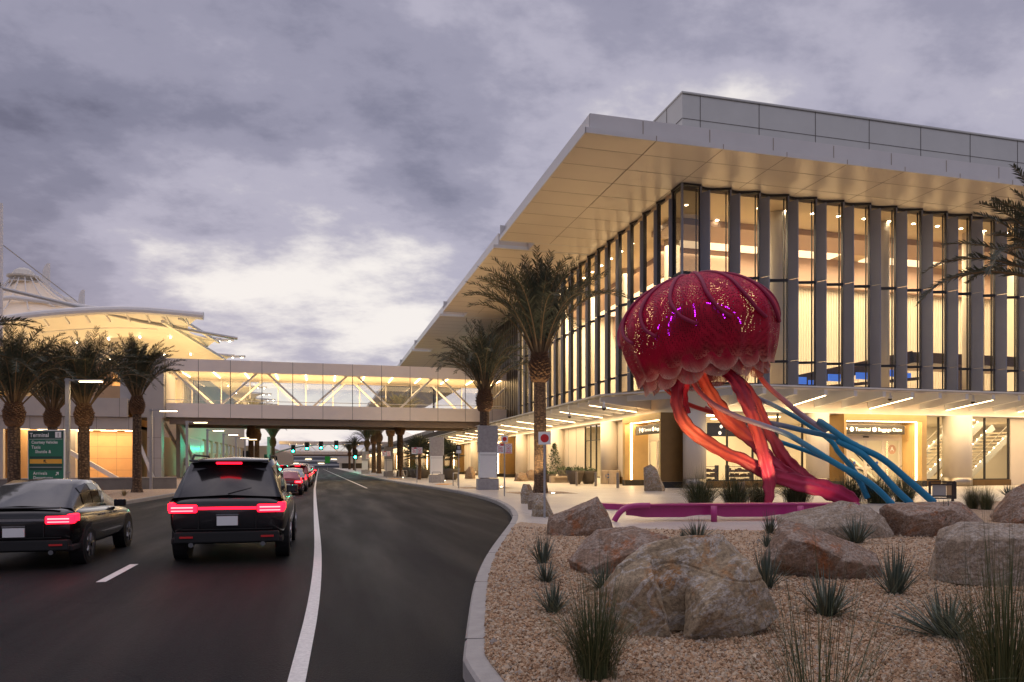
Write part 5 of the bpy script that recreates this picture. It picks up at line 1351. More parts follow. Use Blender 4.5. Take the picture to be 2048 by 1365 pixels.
def palm(loc, th, bh, cs, crown, r, label, group, rz=0.0, name='date_palm', lean=(0,0), seed=1):
    e = empty(name, loc, rz, label, 'palm tree', group)
    link('trunk', trunk_mesh(th+.1, r, r*.92, lean), e)
    link('boot', boot_mesh(r*1.45, bh*1.08, seed), e, loc=(lean[0],lean[1],th))
    c = link('crown', crown, e, loc=(lean[0],lean[1],th+bh*.82)); c.scale = (cs,)*3
    return e
ga, gb = 'date palms along the terminal pavement', 'date palms along the left verge'
palm(G(1081,986), 5.75, 1.55, 1.28, CR[0], .34, 'tallest date palm with dense upright crown and bare trunk in front of the scalloped glass', ga, .4, lean=(-.05,0))
palm(G(969,976), 4.85, 1.45, 1.08, CR[1], .33, 'date palm rising behind the nearest stone-topped pylon', ga, 2.0, seed=2)
def at_x(px, X):
    q = (px-CX)/FPX; Y = (X*RX - q*X*FX)/(q*FY - RY); return Vector((X, Y, 0))
for i, (px, th, lb) in enumerate(((800,5.3,'date palm right of the nearest far pylon under the bridge'),(781,5.6,'date palm growing behind the second pylon from the far end'),(758,5.5,'right trunk of the close pair of date palms under the bridge'),(747.5,5.5,'left trunk of the close pair of date palms under the bridge'),(734,5.4,'date palm standing just left of the close pair'),(709,5.2,'date palm left of the far white pylon'),(699,4.6,'smallest date palm under the right end of the far bridge'))):
    palm(at_x(px, 9.8), th, 1.5, 1.0, CR[i % 3], .42, lb, ga, 1.3*i, seed=i)
for px, py, th, bh, cs, ci, lb in ((274,985,4.15,.95,.80,0,'date palm nearest the bridge on the left verge, with full round crown'),(168,998,3.1,.95,.80,1,'date palm behind the street lamp, right of the green sign'),(105,990,3.3,.95,.82,2,'date palm partly hidden behind the green Terminal sign'),(28,1004,2.95,.95,.80,1,'date palm left of the green Terminal sign')):
    palm(G(px,py), th, bh, cs, CR[ci], .23, lb, gb, px*.1, seed=px)
palm(Vector((-11.0,23.5,0)), 3.3, 1.0, .80, CRW, .24, 'date palm mostly outside the left picture edge with fronds reaching in', gb, 1.0, seed=7)
for px, X, th, lb in ((502,-8.3,4.6,'left of two date palms seen through the bridge opening on the left'),(514,-8.2,4.6,'right of two date palms seen through the bridge opening on the left'),(546,-8.0,4.6,'date palm behind the traffic signal mast')):
    palm(at_x(px, X), th, 1.5, .95, CR[px % 3], .33, lb, gb, px*.3, seed=px)
pr = P(2150, 545, 22); palm(Vector((pr.x,pr.y,0)), pr.z-1.4, 1.2, .95, CRW, .33, 'date palm just outside the right picture edge with long fronds reaching in', ga, 0.3, seed=5)
for i, (px, py) in enumerate(((1081,986),(969,976))):
    g_ = G(px,py); q = MB(); q.box(g_.x-1.6,g_.x+1.6,g_.y-1.4,g_.y+1.4,-.02,.004); tag(q.build('tree_pit', M['gravel']), kind='structure')
for px, X in ((800,9.8),(747.5,9.8)):
    g_ = at_x(px, X); q = MB(); q.box(g_.x-1.6,g_.x+1.6,g_.y-1.8,g_.y+1.8,-.02,.004); tag(q.build('tree_pit', M['gravel']), kind='structure')
# palm uplights (fixture + lamp)
def uplight(loc, tgt, power, ang, label):
    q = MB(); q.lathe((0,0,0), [(.16,0),(.16,.03),(.10,.045)], 14); o = q.build('ground_light', M['galv'], None, loc=loc); tag(o, label, 'light', 'in-ground uplights')
    q = MB(); q.lathe((0,0,.047), [(.09,0),(.09,.006)], 14); q.build('lens', M['lamp'], o)
    spot('uplight', (loc[0],loc[1],loc[2]+.1), tgt, power, ang)
u1 = G(1106,988); pA = G(1081,986)
uplight(u1, (pA.x-.2,pA.y,8), 750, 75, 'round uplight set in the paving beside the tallest palm')
u2 = pA+Vector((-1.1,-.8,0)); uplight(u2, (pA.x+.5,pA.y+.3,8), 600, 75, 'round uplight set in the paving left of the tallest palm')
pB = G(969,976); uplight(pB+Vector((1.2,.3,0)), (pB.x,pB.y,7), 900, 75, 'round uplight at the foot of the nearest pylon')
for px, py, lb in ((806,956,'round uplight by the bicycle hoops far down the pavement'),(889,963,'round uplight beside the second nearest pylon')):
    g_ = G(px, py); uplight(g_, (g_.x-.6,g_.y-.3,6), 420, 80, lb)
for k in range(3):
    y = 118+34*k; spot('uplight', (10.8,y,.1), (9.8,y+1,6), 500, 75)
# ================================================================== SMALL PLANTS
def blade_mat(name, c0, c1, c2):
    m, nt, b = nm(name); g = N(nt, 'ShaderNodeNewGeometry'); r = ramp(nt, g.outputs['Random Per Island'], [(0,c0),(.55,c1),(1,c2)])
    nt.links.new(r.outputs[0], b.inputs['Base Color']); b.inputs['Roughness'].default_value = .55; return m
M['muhly'] = blade_mat('grass blade', (.03,.045,.013), (.065,.082,.026), (.17,.15,.065))
M['straw'] = blade_mat('dry grass stalk', (.20,.16,.07), (.30,.23,.10), (.38,.30,.15))
M['hesper'] = blade_mat('stiff blue-green leaf', (.045,.065,.05), (.09,.115,.085), (.16,.17,.115))
M['orangeplant'] = blade_mat('bronze leaf', (.20,.08,.03), (.28,.13,.05), (.16,.14,.05))
def clump_mesh(seed, n, h, spread, w, droop, base=.06, segs=5, stiff=False):
    rnd = random.Random(seed); q = MB()
    for i in range(n):
        a = rnd.uniform(0,2*PI); k = rnd.random()**.7; r0 = base*rnd.random()**.5
        out = spread*k*rnd.uniform(.7,1.2); hh = h*rnd.uniform(.55,1.05)*(1-.35*k if not stiff else 1-.5*k*k); dr = droop*k*rnd.uniform(.4,1.3)
        b = Vector((r0*math.cos(a+rnd.uniform(-.6,.6)), r0*math.sin(a), 0)); dv = Vector((math.cos(a),math.sin(a),0)); sd = Vector((-math.sin(a),math.cos(a),0))
        tw = rnd.uniform(-.8,.8); sd = (sd*math.cos(tw)+Vector((0,0,1))*math.sin(tw)*.5).normalized()
        vs = []
        for j in range(segs+1):
            t = j/segs; p = b + dv*(out*(t**(1.0 if stiff else 1.6))) + Vector((0,0,hh*t - dr*hh*t**3)); ww = w*(1-t**1.6)*(.6 + .4*min(1,t*5))
            if j < segs: vs += [p-sd*ww/2, p+sd*ww/2]
            else: vs.append(p)
        fs = [(2*j,2*j+1,2*j+3,2*j+2) for j in range(segs-1)] + [(2*segs-2,2*segs-1,2*segs)]
        q.add(vs, fs)
    return q
def clump(name, q, mats, loc, label, cat, group, rz=0, sc_=1):
    o = q.build(name, mats) if isinstance(q, MB) else link(name, q)
    o.location = loc; o.rotation_euler = (0,0,rz); o.scale = (sc_,)*3; return tag(o, label, cat, group)
hq = clump_mesh(5, 95, .50, .40, .022, .10, .07, 4, True).build('spiky_plant', M['hesper']).data
hq2 = clump_mesh(6, 80, .56, .30, .020, .12, .06, 4, True).build('spiky_plant', M['hesper']).data
hq3 = clump_mesh(8, 85, .50, .62, .030, .22, .06, 5, True).build('spiky_plant', M['hesper']).data
for o in [o for o in bpy.data.objects if o.name.startswith('spiky_plant')]: bpy.data.objects.remove(o)
sp = [(1085,1128,hq2,.92,'spiky blue-green plant nearest the reddish sloping boulder'),(1093,1165,hq,.62,'middle spiky plant of the three in a row along the kerb'),(1104,1225,hq,.66,'nearest spiky plant of the three in a row along the kerb'),(1394,1083,hq,.95,'lone spiky plant in front of the magenta bench post'),(1366,1080,hq2,.45,'tiny spiky tuft beside the lone plant before the bench'),(1208,1180,hq,.72,'spiky plant peeking out left of the largest boulder'),(1533,1177,hq2,.95,'spiky plant at the right shoulder of the largest boulder'),(1653,1232,hq,.92,'rounded spiky plant below the slab-like boulder'),(1790,1190,hq2,1.02,'tall spiky plant at the lower end of the slab-like boulder'),(1893,1276,hq3,.86,'widest spiky plant with arching rosette in the right foreground'),(1712,1086,hq,1.15,'spiky plant in front of the wide grey boulder'),(1888,1071,hq,1.5,'spiky plant in front of the long brown boulder'),(1540,1068,hq2,.9,'spiky plant left of the wide grey boulder'),(1533,1094,hq2,.55,'small spiky tuft left of the slab-like boulder'),(2018,994,hq,1.25,'dark spiky plant on the paving edge below the right-hand glass')]
for i, (px, py, me_, s, lb) in enumerate(sp): clump('spiky_plant', me_, None, G(px,py,.02), lb, 'plant', 'spiky plants in the gravel', i*1.3, s*1.14)
clump('grass_clump', clump_mesh(31, 520, 1.02, .44, .0056, .38, .13, 7), M['muhly'], G(1190,1358,.02), 'dense tall green grass clump at the bottom edge left of the largest boulder', 'grass', 'grass clumps')
clump('grass_clump', clump_mesh(32, 620, 1.30, .60, .0058, .32, .22, 7), M['muhly'], P(2010,1400,4.55)*Vector((1,1,0)) if False else Vector((*P(2012,1380,4.5).to_2d(),.02)), 'dense tall green grass clump cut by the lower right corner', 'grass', 'grass clumps')
clump('grass_clump', clump_mesh(33, 130, 1.35, .75, .0052, .30, .20, 7), M['muhly'], Vector((*P(1640,1450,3.75).to_2d(),.02)), 'sparse thin grass stalks rising from the bottom edge right of the largest boulder', 'grass', 'grass clumps')
gm_ = clump_mesh(34, 760, 1.75, 1.15, .014, .5, .40, 6); 
for i, (px, py, dd, s, lb) in enumerate(((1400,1002,25.5,.98,'leftmost dark grass clump under the jellyfish with golden tips'),(1470,1003,26.2,.95,'dark grass clump under the jellyfish left of the upright ribbon tentacle'),(1518,1003,27.3,.85,'dark grass clump behind the foot of the upright ribbon tentacle'),(1592,1004,27.6,1.0,'dark grass clump right of the upright ribbon tentacle'),(1700,1004,28.6,1.0,'dark grass clump behind the magenta base ribbon tip'),(1758,1003,27.9,.95,'dark grass clump between the blue tube ends'),(1808,1001,29,.9,'dark grass clump at the right blue tube end'))):
    c = P(px, py, dd); e = gm_ if i == 0 else None
    if i == 0: o = gm_.build('grass_clump', M['muhly']); gme = o.data
    else: o = link('grass_clump', gme)
    o.location = (c.x,c.y,0); o.rotation_euler = (0,0,i*1.1); o.scale = (s,s,s); tag(o, lb, 'grass', 'grass clumps under the jellyfish')
sm_ = clump_mesh(35, 60, 1.7, 1.3, .012, .55, .3, 7); o = sm_.build('dry_grass', M['straw']); sme = o.data
for i, (px, dd, lb) in enumerate(((1405,25.8,'pale dry stalks arching from the leftmost clump under the jellyfish'),(1490,26.6,'pale dry stalks among the clumps at the ribbon tentacles'),(1610,27.9,'pale dry stalks right of the ribbon tentacles'),(1735,28.4,'pale dry stalks around the blue tube ends'))):
    if i: o = link('dry_grass', sme)
    c = P(px, 1003, dd); o.location = (c.x,c.y,0); o.rotation_euler = (0,0,i*2.2); tag(o, lb, 'grass', 'dry grass stalks')
for i, (px, py, s, lb) in enumerate(((1945,1019,.8,'left of two small grass tufts on the paving edge beyond the long brown boulder'),(1972,1021,.75,'right of two small grass tufts on the paving edge beyond the long brown boulder'))):
    o = link('grass_clump', gme); o.location = G(px,py); o.scale = (s*.55,s*.55,s*.9); tag(o, lb, 'grass', 'grass clumps')
o = clump('agave', clump_mesh(41, 40, .75, .75, .09, .25, .08, 4, True), M['hesper'], G(124,1010), 'broad-leaved dark agave at the foot of the street lamp', 'plant', 'verge plants')
clump('bronze_plant', clump_mesh(42, 50, .7, .7, .04, .4, .08, 4), M['orangeplant'], G(199,1001), 'orange-bronze tufted plant right of the street lamp', 'plant', 'verge plants')
clump('grass_tuft', clump_mesh(43, 50, .5, .5, .03, .4, .08, 4), M['straw'], G(248,992), 'small dry tuft at the foot of the palm nearest the bridge', 'plant', 'verge plants')
def bush(name, loc, r, h, label, seed, cat='shrub', n=420, m=None, cone=False):
    rnd = random.Random(seed); q = MB()
    for i in range(n):
        a = rnd.uniform(0,2*PI); t = rnd.random(); rr = r*(rnd.random()**.45)*((1-t*.9) if cone else math.sqrt(max(.05,1-(2*t-1)**2)))
        rr *= 1+.3*math.sin(a*3+t*5+seed); p = Vector((rr*math.cos(a), rr*math.sin(a), h*t)); d = Vector((rnd.uniform(-1,1),rnd.uniform(-1,1),rnd.uniform(-.2,1))).normalized(); s = rnd.uniform(.05,.12)
        sd = d.cross(Vector((0,0,1))).normalized()*s*.45; q.add([p,p+d*s+sd,p+d*s*2.2,p+d*s-sd], [(0,1,2,3)])
    o = q.build(name, m or M['foliage']); o.location = loc; return tag(o, label, cat)
bush('hedge_shrub', G(536,962), 3.0, 1.3, 'dark green shrub at the foot of the traffic signal mast', 3, n=900)
bush('hedge_shrub', at_x(556,-9.5), 3.0, 1.5, 'dark green shrub at the foot of the palm behind the signal mast', 4, n=900)
# ================================================================== PLAZA FURNITURE
def pylon(px, py, label, k=1.0):
    g_ = G(px, py); e = empty('sign_pylon', g_, -.05, label, 'pylon', 'stone-topped sign pylons')
    q = MB(); q.box(-.62,.62,-.4,.4,0,.66); q.build('base', M['stoneclad'], e, bevel=.01)
    q = MB(); q.box(-.52,.50,-.37,.32,.70,2.22); q.build('white_cabinet', M['signwhite'], e, bevel=.02)
    q = MB(); q.box(.503,.56,-.30,.33,.70,2.22); q.build('cabinet_side', M['black'], e)
    q = MB(); q.box(-.5,.48,-.378,-.372,2.05,2.07); q.build('cabinet_joint', M['joint'], e)
    q = MB(); q.box(-.56,.54,-.35,.35,2.226,3.8); q.build('stone_top', M['stoneclad'], e, bevel=.01)
    q = MB(); q.box(.542,.58,-.33,.33,2.3,3.8); q.build('edge_panel', M['panel'], e)
    return e
py1 = pylon(975,979.6,'nearest grey stone and white pylon, in front of a palm')
for px, py, lb in ((873,965.6,'second nearest stone and white pylon left of the fan palms'),(777,953.6,'third stone and white pylon in front of a palm trunk'),(730,948,'farthest stone and white pylon beside the green signal star')):
    copy_tree(py1, None, G(px,py), -.05, None, lb)
def sign_post(g_, h, parts, label, name='parking_sign', group='small signs on posts'):
    e = empty(name, g_, -YAW*.6, label, 'sign', group)
    q = MB(); q.box(-.028,.028,-.018,.018,0,h); q.build('post', M['galv'], e)
    for kind, x, z, w_, hh in parts:
        q = MB()
        if kind == 'dot':
            q.box(x-w_/2,x+w_/2,-.032,-.02,z,z+hh); p = q.build('panel', M['signwhite'], e, bevel=.006)
            q = MB(); r = w_*.33; q.add([(x+r*math.cos(2*PI*k/28),-.034,z+hh/2+r*math.sin(2*PI*k/28)) for k in range(28)], [tuple(range(28))]); q.build('red_disc', M['signred'], p)
        elif kind == 'no':
            q.box(x-w_/2,x+w_/2,-.032,-.02,z,z+hh); p = q.build('panel', M['signwhite'], e)
            q = MB(); T = lambda v: (x+v.x, -.034, v.y)
            rr = w_*.2
            for cx_ in ((x-w_*.22, x+w_*.22) if x > 0 else (x-w_*.25,)):
                n = 18; q.add([(cx_+rr*math.cos(2*PI*k/n),-.034,z+hh-rr*1.3+rr*math.sin(2*PI*k/n)) for k in range(n)]+[(cx_+rr*.72*math.cos(2*PI*k/n),-.034,z+hh-rr*1.3+rr*.72*math.sin(2*PI*k/n)) for k in range(n)], [(k,(k+1)%n,n+(k+1)%n,n+k) for k in range(n)])
            if x < 0: q.box(x-w_*.02,x+w_*.48,-.034,-.033,z+hh*.78,z+hh*.97)
            add_text(q, 'NO', hh*.26, lambda v: (x+v.x,-.0345,z+hh*.45+v.y), align='CENTER', bold=.004)
            add_text(q, 'PARKING', hh*.13, lambda v: (x+v.x,-.0345,z+hh*.3+v.y), align='CENTER', bold=.002); add_text(q, 'ANY TIME', hh*.11, lambda v: (x+v.x,-.0345,z+hh*.17+v.y), align='CENTER', bold=.002)
            q.box(x-w_*.45,x+w_*.45,-.034,-.033,z+hh*.03,z+hh*.11) if x > 0 else None
            q.build('lettering', M['signred'], p)
        elif kind == 'black':
            q.box(x-w_/2,x+w_/2,-.032,-.02,z+hh*.4,z+hh); p = q.build('panel', M['black'], e)
            q = MB(); q.box(x-w_/2,x+w_/2,-.032,-.02,z,z+hh*.395); 
            for k in range(3): q.box(x-w_*.3,x+w_*.3,-.034,-.033,z+hh*(.52+.14*k),z+hh*(.58+.14*k))
            q.build('notice', M['signwhite'], p)
    return e
sign_post(G(1089,1036), 2.38, [('dot',0,2.02,.35,.35)], 'nearest white square sign with red dot on a grey post')
sign_post(G(1009,993), 2.85, [('dot',0,2.52,.31,.31),('no',-.19,2.0,.32,.46),('no',.19,2.0,.32,.46)], 'sign post with red dot above two red and white no parking panels')
sign_post(G(917.5,977), 2.75, [('black',0,2.2,.30,.52)], 'sign post with black and white panel left of the nearest pylon')
sign_post(G(834,965.5), 3.0, [('no',-.24,2.4,.42,.55),('no',.24,2.4,.42,.55)], 'sign post with two red and white panels left of the second pylon')
sign_post(G(772.5,956), 3.1, [('no',-.27,2.5,.46,.6),('no',.27,2.5,.46,.6)], 'sign post with two red and white panels at the third pylon')
sign_post(G(739,950), 3.1, [('no',-.3,2.4,.5,.7)], 'sign post with one red and white panel at the farthest pylon')
def hoop(px, py, lb, rz):
    q = MB(); q.tube([(-.34,0,0),(-.34,0,.86),(-.31,0,.9),(.31,0,.9),(.34,0,.86),(.34,0,0)], .03, 8); q.beam((-.34,0,.3),(.34,0,.3),.03,.03)
    o = q.build('bike_rack', M['galv'], None, loc=G(px,py)); o.rotation_euler = (0,0,rz); tag(o, lb, 'bike rack', 'bicycle hoops')
hoop(873,966.8,'bicycle hoop in front of the second nearest pylon',0); hoop(911,972,'bicycle hoop left of the black and white sign post',.9); hoop(809,957.5,'bicycle hoop right of the palm trunk far down the pavement',.6); hoop(793,956,'bicycle hoop left of the palm trunk far down the pavement',.6)
bl = None
for px, py, lb in ((1153.5,971.5,'left steel bollard of the row in front of the planters'),(1191.5,973,'middle steel bollard left of the recycling bin'),(1235.5,976.5,'right steel bollard in front of the lit doorway'),(948,957,'steel bollard beside the orange rock past the pylon')):
    if bl is None:
        q = MB(); q.lathe((0,0,0), [(.09,0),(.09,.95),(.08,.97),(0.0,.975)], 18); bl = q.build('bollard', M['steel'], None, smooth=False)
        o = bl
    else: o = bl.copy(); col.objects.link(o)
    o.location = G(px,py); tag(o, lb, 'bollard', 'steel bollards')
def bowl(px, py, r, h, lb, plant=.5, seed=0, kind='bush'):
    g_ = G(px,py); e = empty('bowl_planter', g_, 0, lb, 'planter', 'bowl planters')
    q = MB(); q.lathe((0,0,0), [(r*.55,0),(r*.75,h*.3),(r*.95,h*.75),(r,h),(r*.9,h),(r*.85,h*.9),(0.0,h*.88)], 24); q.build('bowl', M['planter'], e, smooth=True)
    rnd = random.Random(seed); q = MB()
    for i in range(300):
        a = rnd.uniform(0,2*PI); t = rnd.random(); rr = r*.95*rnd.random()**.5; p = Vector((rr*math.cos(a),rr*math.sin(a),h*.9+plant*t*(1-.6*rr/r))); d = Vector((rnd.uniform(-1,1),rnd.uniform(-1,1),rnd.uniform(0,1))).normalized(); s = rnd.uniform(.06,.13); sd = d.cross(Zv).normalized()*s*.4
        q.add([p,p+d*s+sd,p+d*s*2,p+d*s-sd], [(0,1,2,3)])
    q.build('foliage', M['foliage'], e); return e
bowl(1150,968.5,.72,1.05,'left dark bowl planter behind the bollards',.45,1); bowl(1177,968,.70,1.02,'right dark bowl planter beside the recycling bin',.35,2)
bowl(1098,965,.62,.7,'low dark planter holding the conical shrub',.3,3); bowl(1131,962,.8,1.0,'dark bowl planter behind the concrete bench block',.5,4)
bowl(889,959,.8,1.1,'dark bowl planter just right of the second pylon',.5,5); bowl(902,960,.95,1.15,'dark bowl planter holding a small fan palm',.4,6); bowl(833,956,.9,1.0,'dark bowl planter far down the pavement',.7,7); bowl(845,957,1.0,1.0,'dark bowl planter left of the second pylon',.8,8); bowl(820,955,.9,1.2,'dark bowl planter under the fan palm leaves',1.2,9)
bush('conical_shrub', G(1109,964)+Vector((0,0,.6)), .95, 2.7, 'conical dark green shrub right of the tallest palm trunk', 9, n=1300, cone=True)
q = MB(); q.box(-.95,.95,-.3,.3,.42,.56); q.box(-.95,-.6,-.28,.28,0,.42); q.box(.6,.95,-.28,.28,0,.42); q.box(-.6,.6,.0,.28,0,.42)
o = q.build('concrete_bench', M['beige'], None, loc=G(1122,966)); o.rotation_euler=(0,0,-.1); tag(o, 'beige concrete bench block left of the bowl planters', 'bench')
def bin_(px, py, lb, sym):
    e = empty('litter_bin', G(px,py), -.2, lb, 'bin', 'beige bins')
    q = MB(); q.lathe((0,0,0), [(.40,0),(.42,.04),(.42,1.0),(.40,1.05),(.28,1.06)], 24); q.build('body', M['beige'], e, smooth=False)
    q = MB(); q.lathe((0,0,1.06), [(.27,0),(.27,.01),(0.0,.012)], 20); q.build('opening', M['black'], e)
    if sym:
        q = MB()
        for k in range(3):
            a0 = 2*PI*k/3+.3
            pts = [(.14*math.cos(a0+t*.25), 0, .14*math.sin(a0+t*.25)) for t in range(7)]
            for a, b in zip(pts[:-1], pts[1:]): q.beam((a[0],-.43,.62+a[2]),(b[0],-.43,.62+b[2]),.01,.07)
        q.build('recycling_symbol', sub_mat('recycling blue', (.02,.12,.36), .5), e)
bin_(1213,968,'beige recycling bin with blue arrows symbol', True); bin_(1229,968.5,'beige litter bin next to the recycling bin', False); bin_(1025,953,'beige bin beside the far lit doorway', False)
# barricade-like frame with a lidded box
e = empty('metal_barrier', G(1884,1003), -YAW-.05, 'dark metal frame barrier with a hanging board near the round column', 'barrier')
s = .0185
q = MB()
for x in (-.48,.42): q.box(x-.035,x+.035,-.03,.03,0,.8)
for z in (.78,.68,.20,.12): q.box(-.5,.5,-.045,-.032,z-.025,z+.03)
q.box(.44,.56,-.02,.5,.1,.78); q.build('frame', sub_mat('rusty dark metal', (.05,.035,.03), .6, .3, .3, 8), e)
q = MB(); q.box(-.36,.16,.0,.04,.2,.66); q.build('board', M['greypanel'], e)
q = MB(); q.box(.20,.38,.0,.04,.25,.64); q.build('notice', M['tanpanel'], e)
# tactile kerb ramps
for px, py, lb in ((888,969,'nearer orange tactile strip on the kerb ramp'),(790,957.8,'middle orange tactile strip on the kerb ramp'),(742,951.5,'farthest orange tactile strip on the kerb ramp')):
    g_ = G(px,py); q = MB(); q.box(-1.2,1.2,-.5,.5,.004,.016); o = q.build('tactile_strip', M['orange'], None, loc=g_); o.rotation_euler = (0,0,1.25); tag(o, lb, 'tactile paving', 'tactile strips')
# small fan palms
def fan_palm(g_, th, s, lb, seed):
    e = empty('fan_palm', g_, 0, lb, 'palm tree', 'small fan palms'); rnd = random.Random(seed)
    q = MB(); q.tube([(0,0,0),(.05,0,th*.5),(0,0,th)], [.2,.17,.14], 10); q.build('trunk', M['boot'], e)
    q = MB()
    for i in range(34):
        az = i*2.4; el = R_(80-105*(i/34)); L_ = s*rnd.uniform(.7,1); b = Vector((0,0,th)); d = Vector((math.cos(el)*math.cos(az),math.cos(el)*math.sin(az),math.sin(el))); c = b+d*L_*.55
        side = d.cross(Zv).normalized(); up = side.cross(d)
        for k in range(15):
            an = (k-7)/7*1.5; dd = (d*math.cos(an)+side*math.sin(an)+up*.15-Zv*.25*abs(an)/1.5).normalized(); w_ = dd.cross(up).normalized()*.035*s
            q.add([c, c+dd*L_*.4+w_, c+dd*L_*.75-Zv*.06, c+dd*L_*.4-w_], [(0,1,2,3)])
        q.beam(b, c, .03, .03)
    q.build('crown', M['frond'], e)
fan_palm(G(838.6,959.5), 2.6, 1.9, 'small fan palm with broad crown left of the second pylon', 1); fan_palm(G(901.7,960)+Vector((0,0,1.0)), 1.4, 1.4, 'small fan palm growing from a bowl planter', 2); fan_palm(G(886,957), 3.0, 1.6, 'fan palm half hidden behind the second pylon', 3)

# ================================================================== LEFT STREET FURNITURE: lamps, green sign, signals
def lamp(g_, h, lb, arm=1.25, s=1.0, power=0):
    e = empty('street_lamp', g_, 0, lb, 'street lamp', 'arm street lamps')
    q = MB(); q.box(-.075*s,.075*s,-.075*s,.075*s,0,h); q.build('post', M['galv'], e)
    q = MB(); q.beam((-.1,0,h-.08),(arm*1.55,-arm*.40,h-.08),.1,.07); q.build('arm', M['galv'], e)
    q = MB(); q.beam((arm*.55,-arm*.14,h-.135),(arm*1.5,-arm*.385,h-.135),.16,.035); q.build('light_bar', M['ledge'], e)
    if power: area('street_light', (g_[0]+arm, g_[1]-arm*.26, h-.2), .9, .15, power)
    return e
lamp(G(135.5,1003), 4.95, 'nearest street lamp with lit arm beside the green Terminal sign', .88, power=60)
lamp(G(302,979), 4.85, 'street lamp with lit arm beside the palm nearest the bridge', 1.0, power=50)
for px, X, h, lb in ((415,-9.0,8.0,'first street lamp under the bridge left side'),(447,-8.8,8.0,'second street lamp under the bridge left side'),(472,-8.6,8.0,'third street lamp under the bridge left side'),(490,-8.4,8.2,'fourth street lamp under the bridge left side')):
    lamp(at_x(px,X), h*.55, lb, .85, 1.1)
lamp(at_x(374,-9.2), 4.6, 'street lamp just beyond the left bridge end', .9, 1.1)
gs = EYE*FPX/(1003-HOR)-.35
c = P(94,916,gs); wS, hS = 79/FPX*gs, 111/FPX*gs
e = empty('wayfinding_sign', (c.x,c.y,0), -.42, 'tall green Terminal 1 road sign with yellow band on the left verge', 'sign')
zb, zt2 = c.z-hS/2, c.z+hS/2
q = MB(); q.box(-wS/2*1.06,wS/2*1.06,-.05,.0,zb,zt2); q.build('frame', M['signwhite'], e, bevel=.012)
q = MB(); q.box(-wS/2,wS/2,-.058,-.0505,zb+.04,zt2-.04); q.build('panel', M['signgreen'], e)
q = MB(); q.box(-.05,.05,.01,.10,0,zt2-.1); q.box(wS/2-.1,wS/2+.25,.01,.07,zb+.5,zb+.56); q.build('post', M['galv'], e)
H_ = hS
q = MB()
q.box(-wS/2,wS/2,-.061,-.0585,zt2-.16*H_,zt2-.04); q.box(-wS*.46,wS*.46,-.061,-.0585,zb+.275*H_,zb+.385*H_); q.box(-wS*.46,wS*.46,-.061,-.0585,zb+.485*H_,zb+.525*H_); q.build('dark_panel', M['signdark'], e)
q = MB(); q.box(-wS*.46,wS*.46,-.063,-.0585,zb+.395*H_,zb+.475*H_); q.build('yellow_band', M['signyellow'], e)
q = MB()
for z in (.155*H_, .11*H_): pass
for zz_ in (zb+.095*H_, zt2-.165*H_, zb+.33*H_): q.box(-wS*.47,wS*.47,-.064,-.0615,zz_-.006,zz_+.006)
def tx(t, x, z, s, **k): add_text(q, t, s, lambda v: (x+v.x,-.066,z+v.y), bold=s*.018, **k)
tx('Terminal', -wS*.46, zt2-.125*H_, .105*H_, spacing=1.04)
for xx in ((wS*.27,wS*.44),): q.box(xx[0],xx[1],-.064,-.0615,zt2-.14*H_,zt2-.035*H_)
tx('Courtesy Vehicles', -wS*.41, zt2-.245*H_, .074*H_, spacing=.98)
tx('Taxis', -wS*.41, zt2-.335*H_, .08*H_, spacing=1.1); tx('Shuttle &', -wS*.30, zt2-.415*H_, .076*H_, spacing=1.12)
tx('Arrivals', -wS*.36, zb+.195*H_, .078*H_, spacing=1.15); tx('Departures', -wS*.36, zb+.115*H_, .078*H_, spacing=1.12)
def arrow(x, z, s, ang):
    ca, sa = math.cos(ang), math.sin(ang); f_ = lambda a, b: (x+s*(a*ca-b*sa), -.067, z+s*(a*sa+b*ca))
    q.add([f_(-.6,-.1),f_(.35,-.1),f_(.35,.1),f_(-.6,.1)], [(0,1,2,3)]); q.add([f_(.6,0),f_(.05,.5),f_(-.1,.38),f_(.3,0)], [(0,1,2,3)]); q.add([f_(.6,0),f_(.3,0),f_(-.1,-.38),f_(.05,-.5)], [(0,1,2,3)])
arrow(wS*.33, zb+.215*H_, .07*H_, R_(45))
q.build('lettering', M['signwhite'], e)
q = MB(); arrow(-wS*.02, zb+.435*H_, .07*H_, R_(135)); add_text(q, '1', .10*H_, lambda v: (wS*.355+v.x,-.066,zt2-.125*H_+v.y), align='CENTER', bold=.004); q.build('dark_lettering', M['black'], e)
# traffic signals
GREEN = emit_mat('green signal light', (.02,1.0,.55), 60)
def signal_head(parent, loc, s=1.0):
    q = MB(); x, y, z = loc; q.box(x-.22*s,x+.22*s,y-.02,y+.28*s,z-.55*s,z+.62*s); q.box(x-.36*s,x+.36*s,y+.281*s,y+.30*s,z-.72*s,z+.78*s)
    for k in range(3): q.tube([(x,y-.25*s,z-.36*s+.4*k*s),(x,y,z-.36*s+.4*k*s)], .16*s, 12)
    h = q.build('signal_head', M['black'], parent)
    q = MB(); q.tube([(x,y-.27*s,z-.36*s),(x,y-.255*s,z-.36*s)], .17*s, 14); q.build('green_lens', GREEN, h)
tl = at_x(537.5,-8.9); dT = tl.x*FX+tl.y*FY
tm = empty('traffic_signal', tl, 0, 'grey signal mast with curved arm carrying four green lights over the road', 'traffic light')
Lz = lambda px, py: P(px, py, dT) - tl
q = MB(); t0 = Lz(537.5,874); q.box(-.25,.25,-.25,.25,-.2,t0.z); q.build('post', M['galv'], tm)
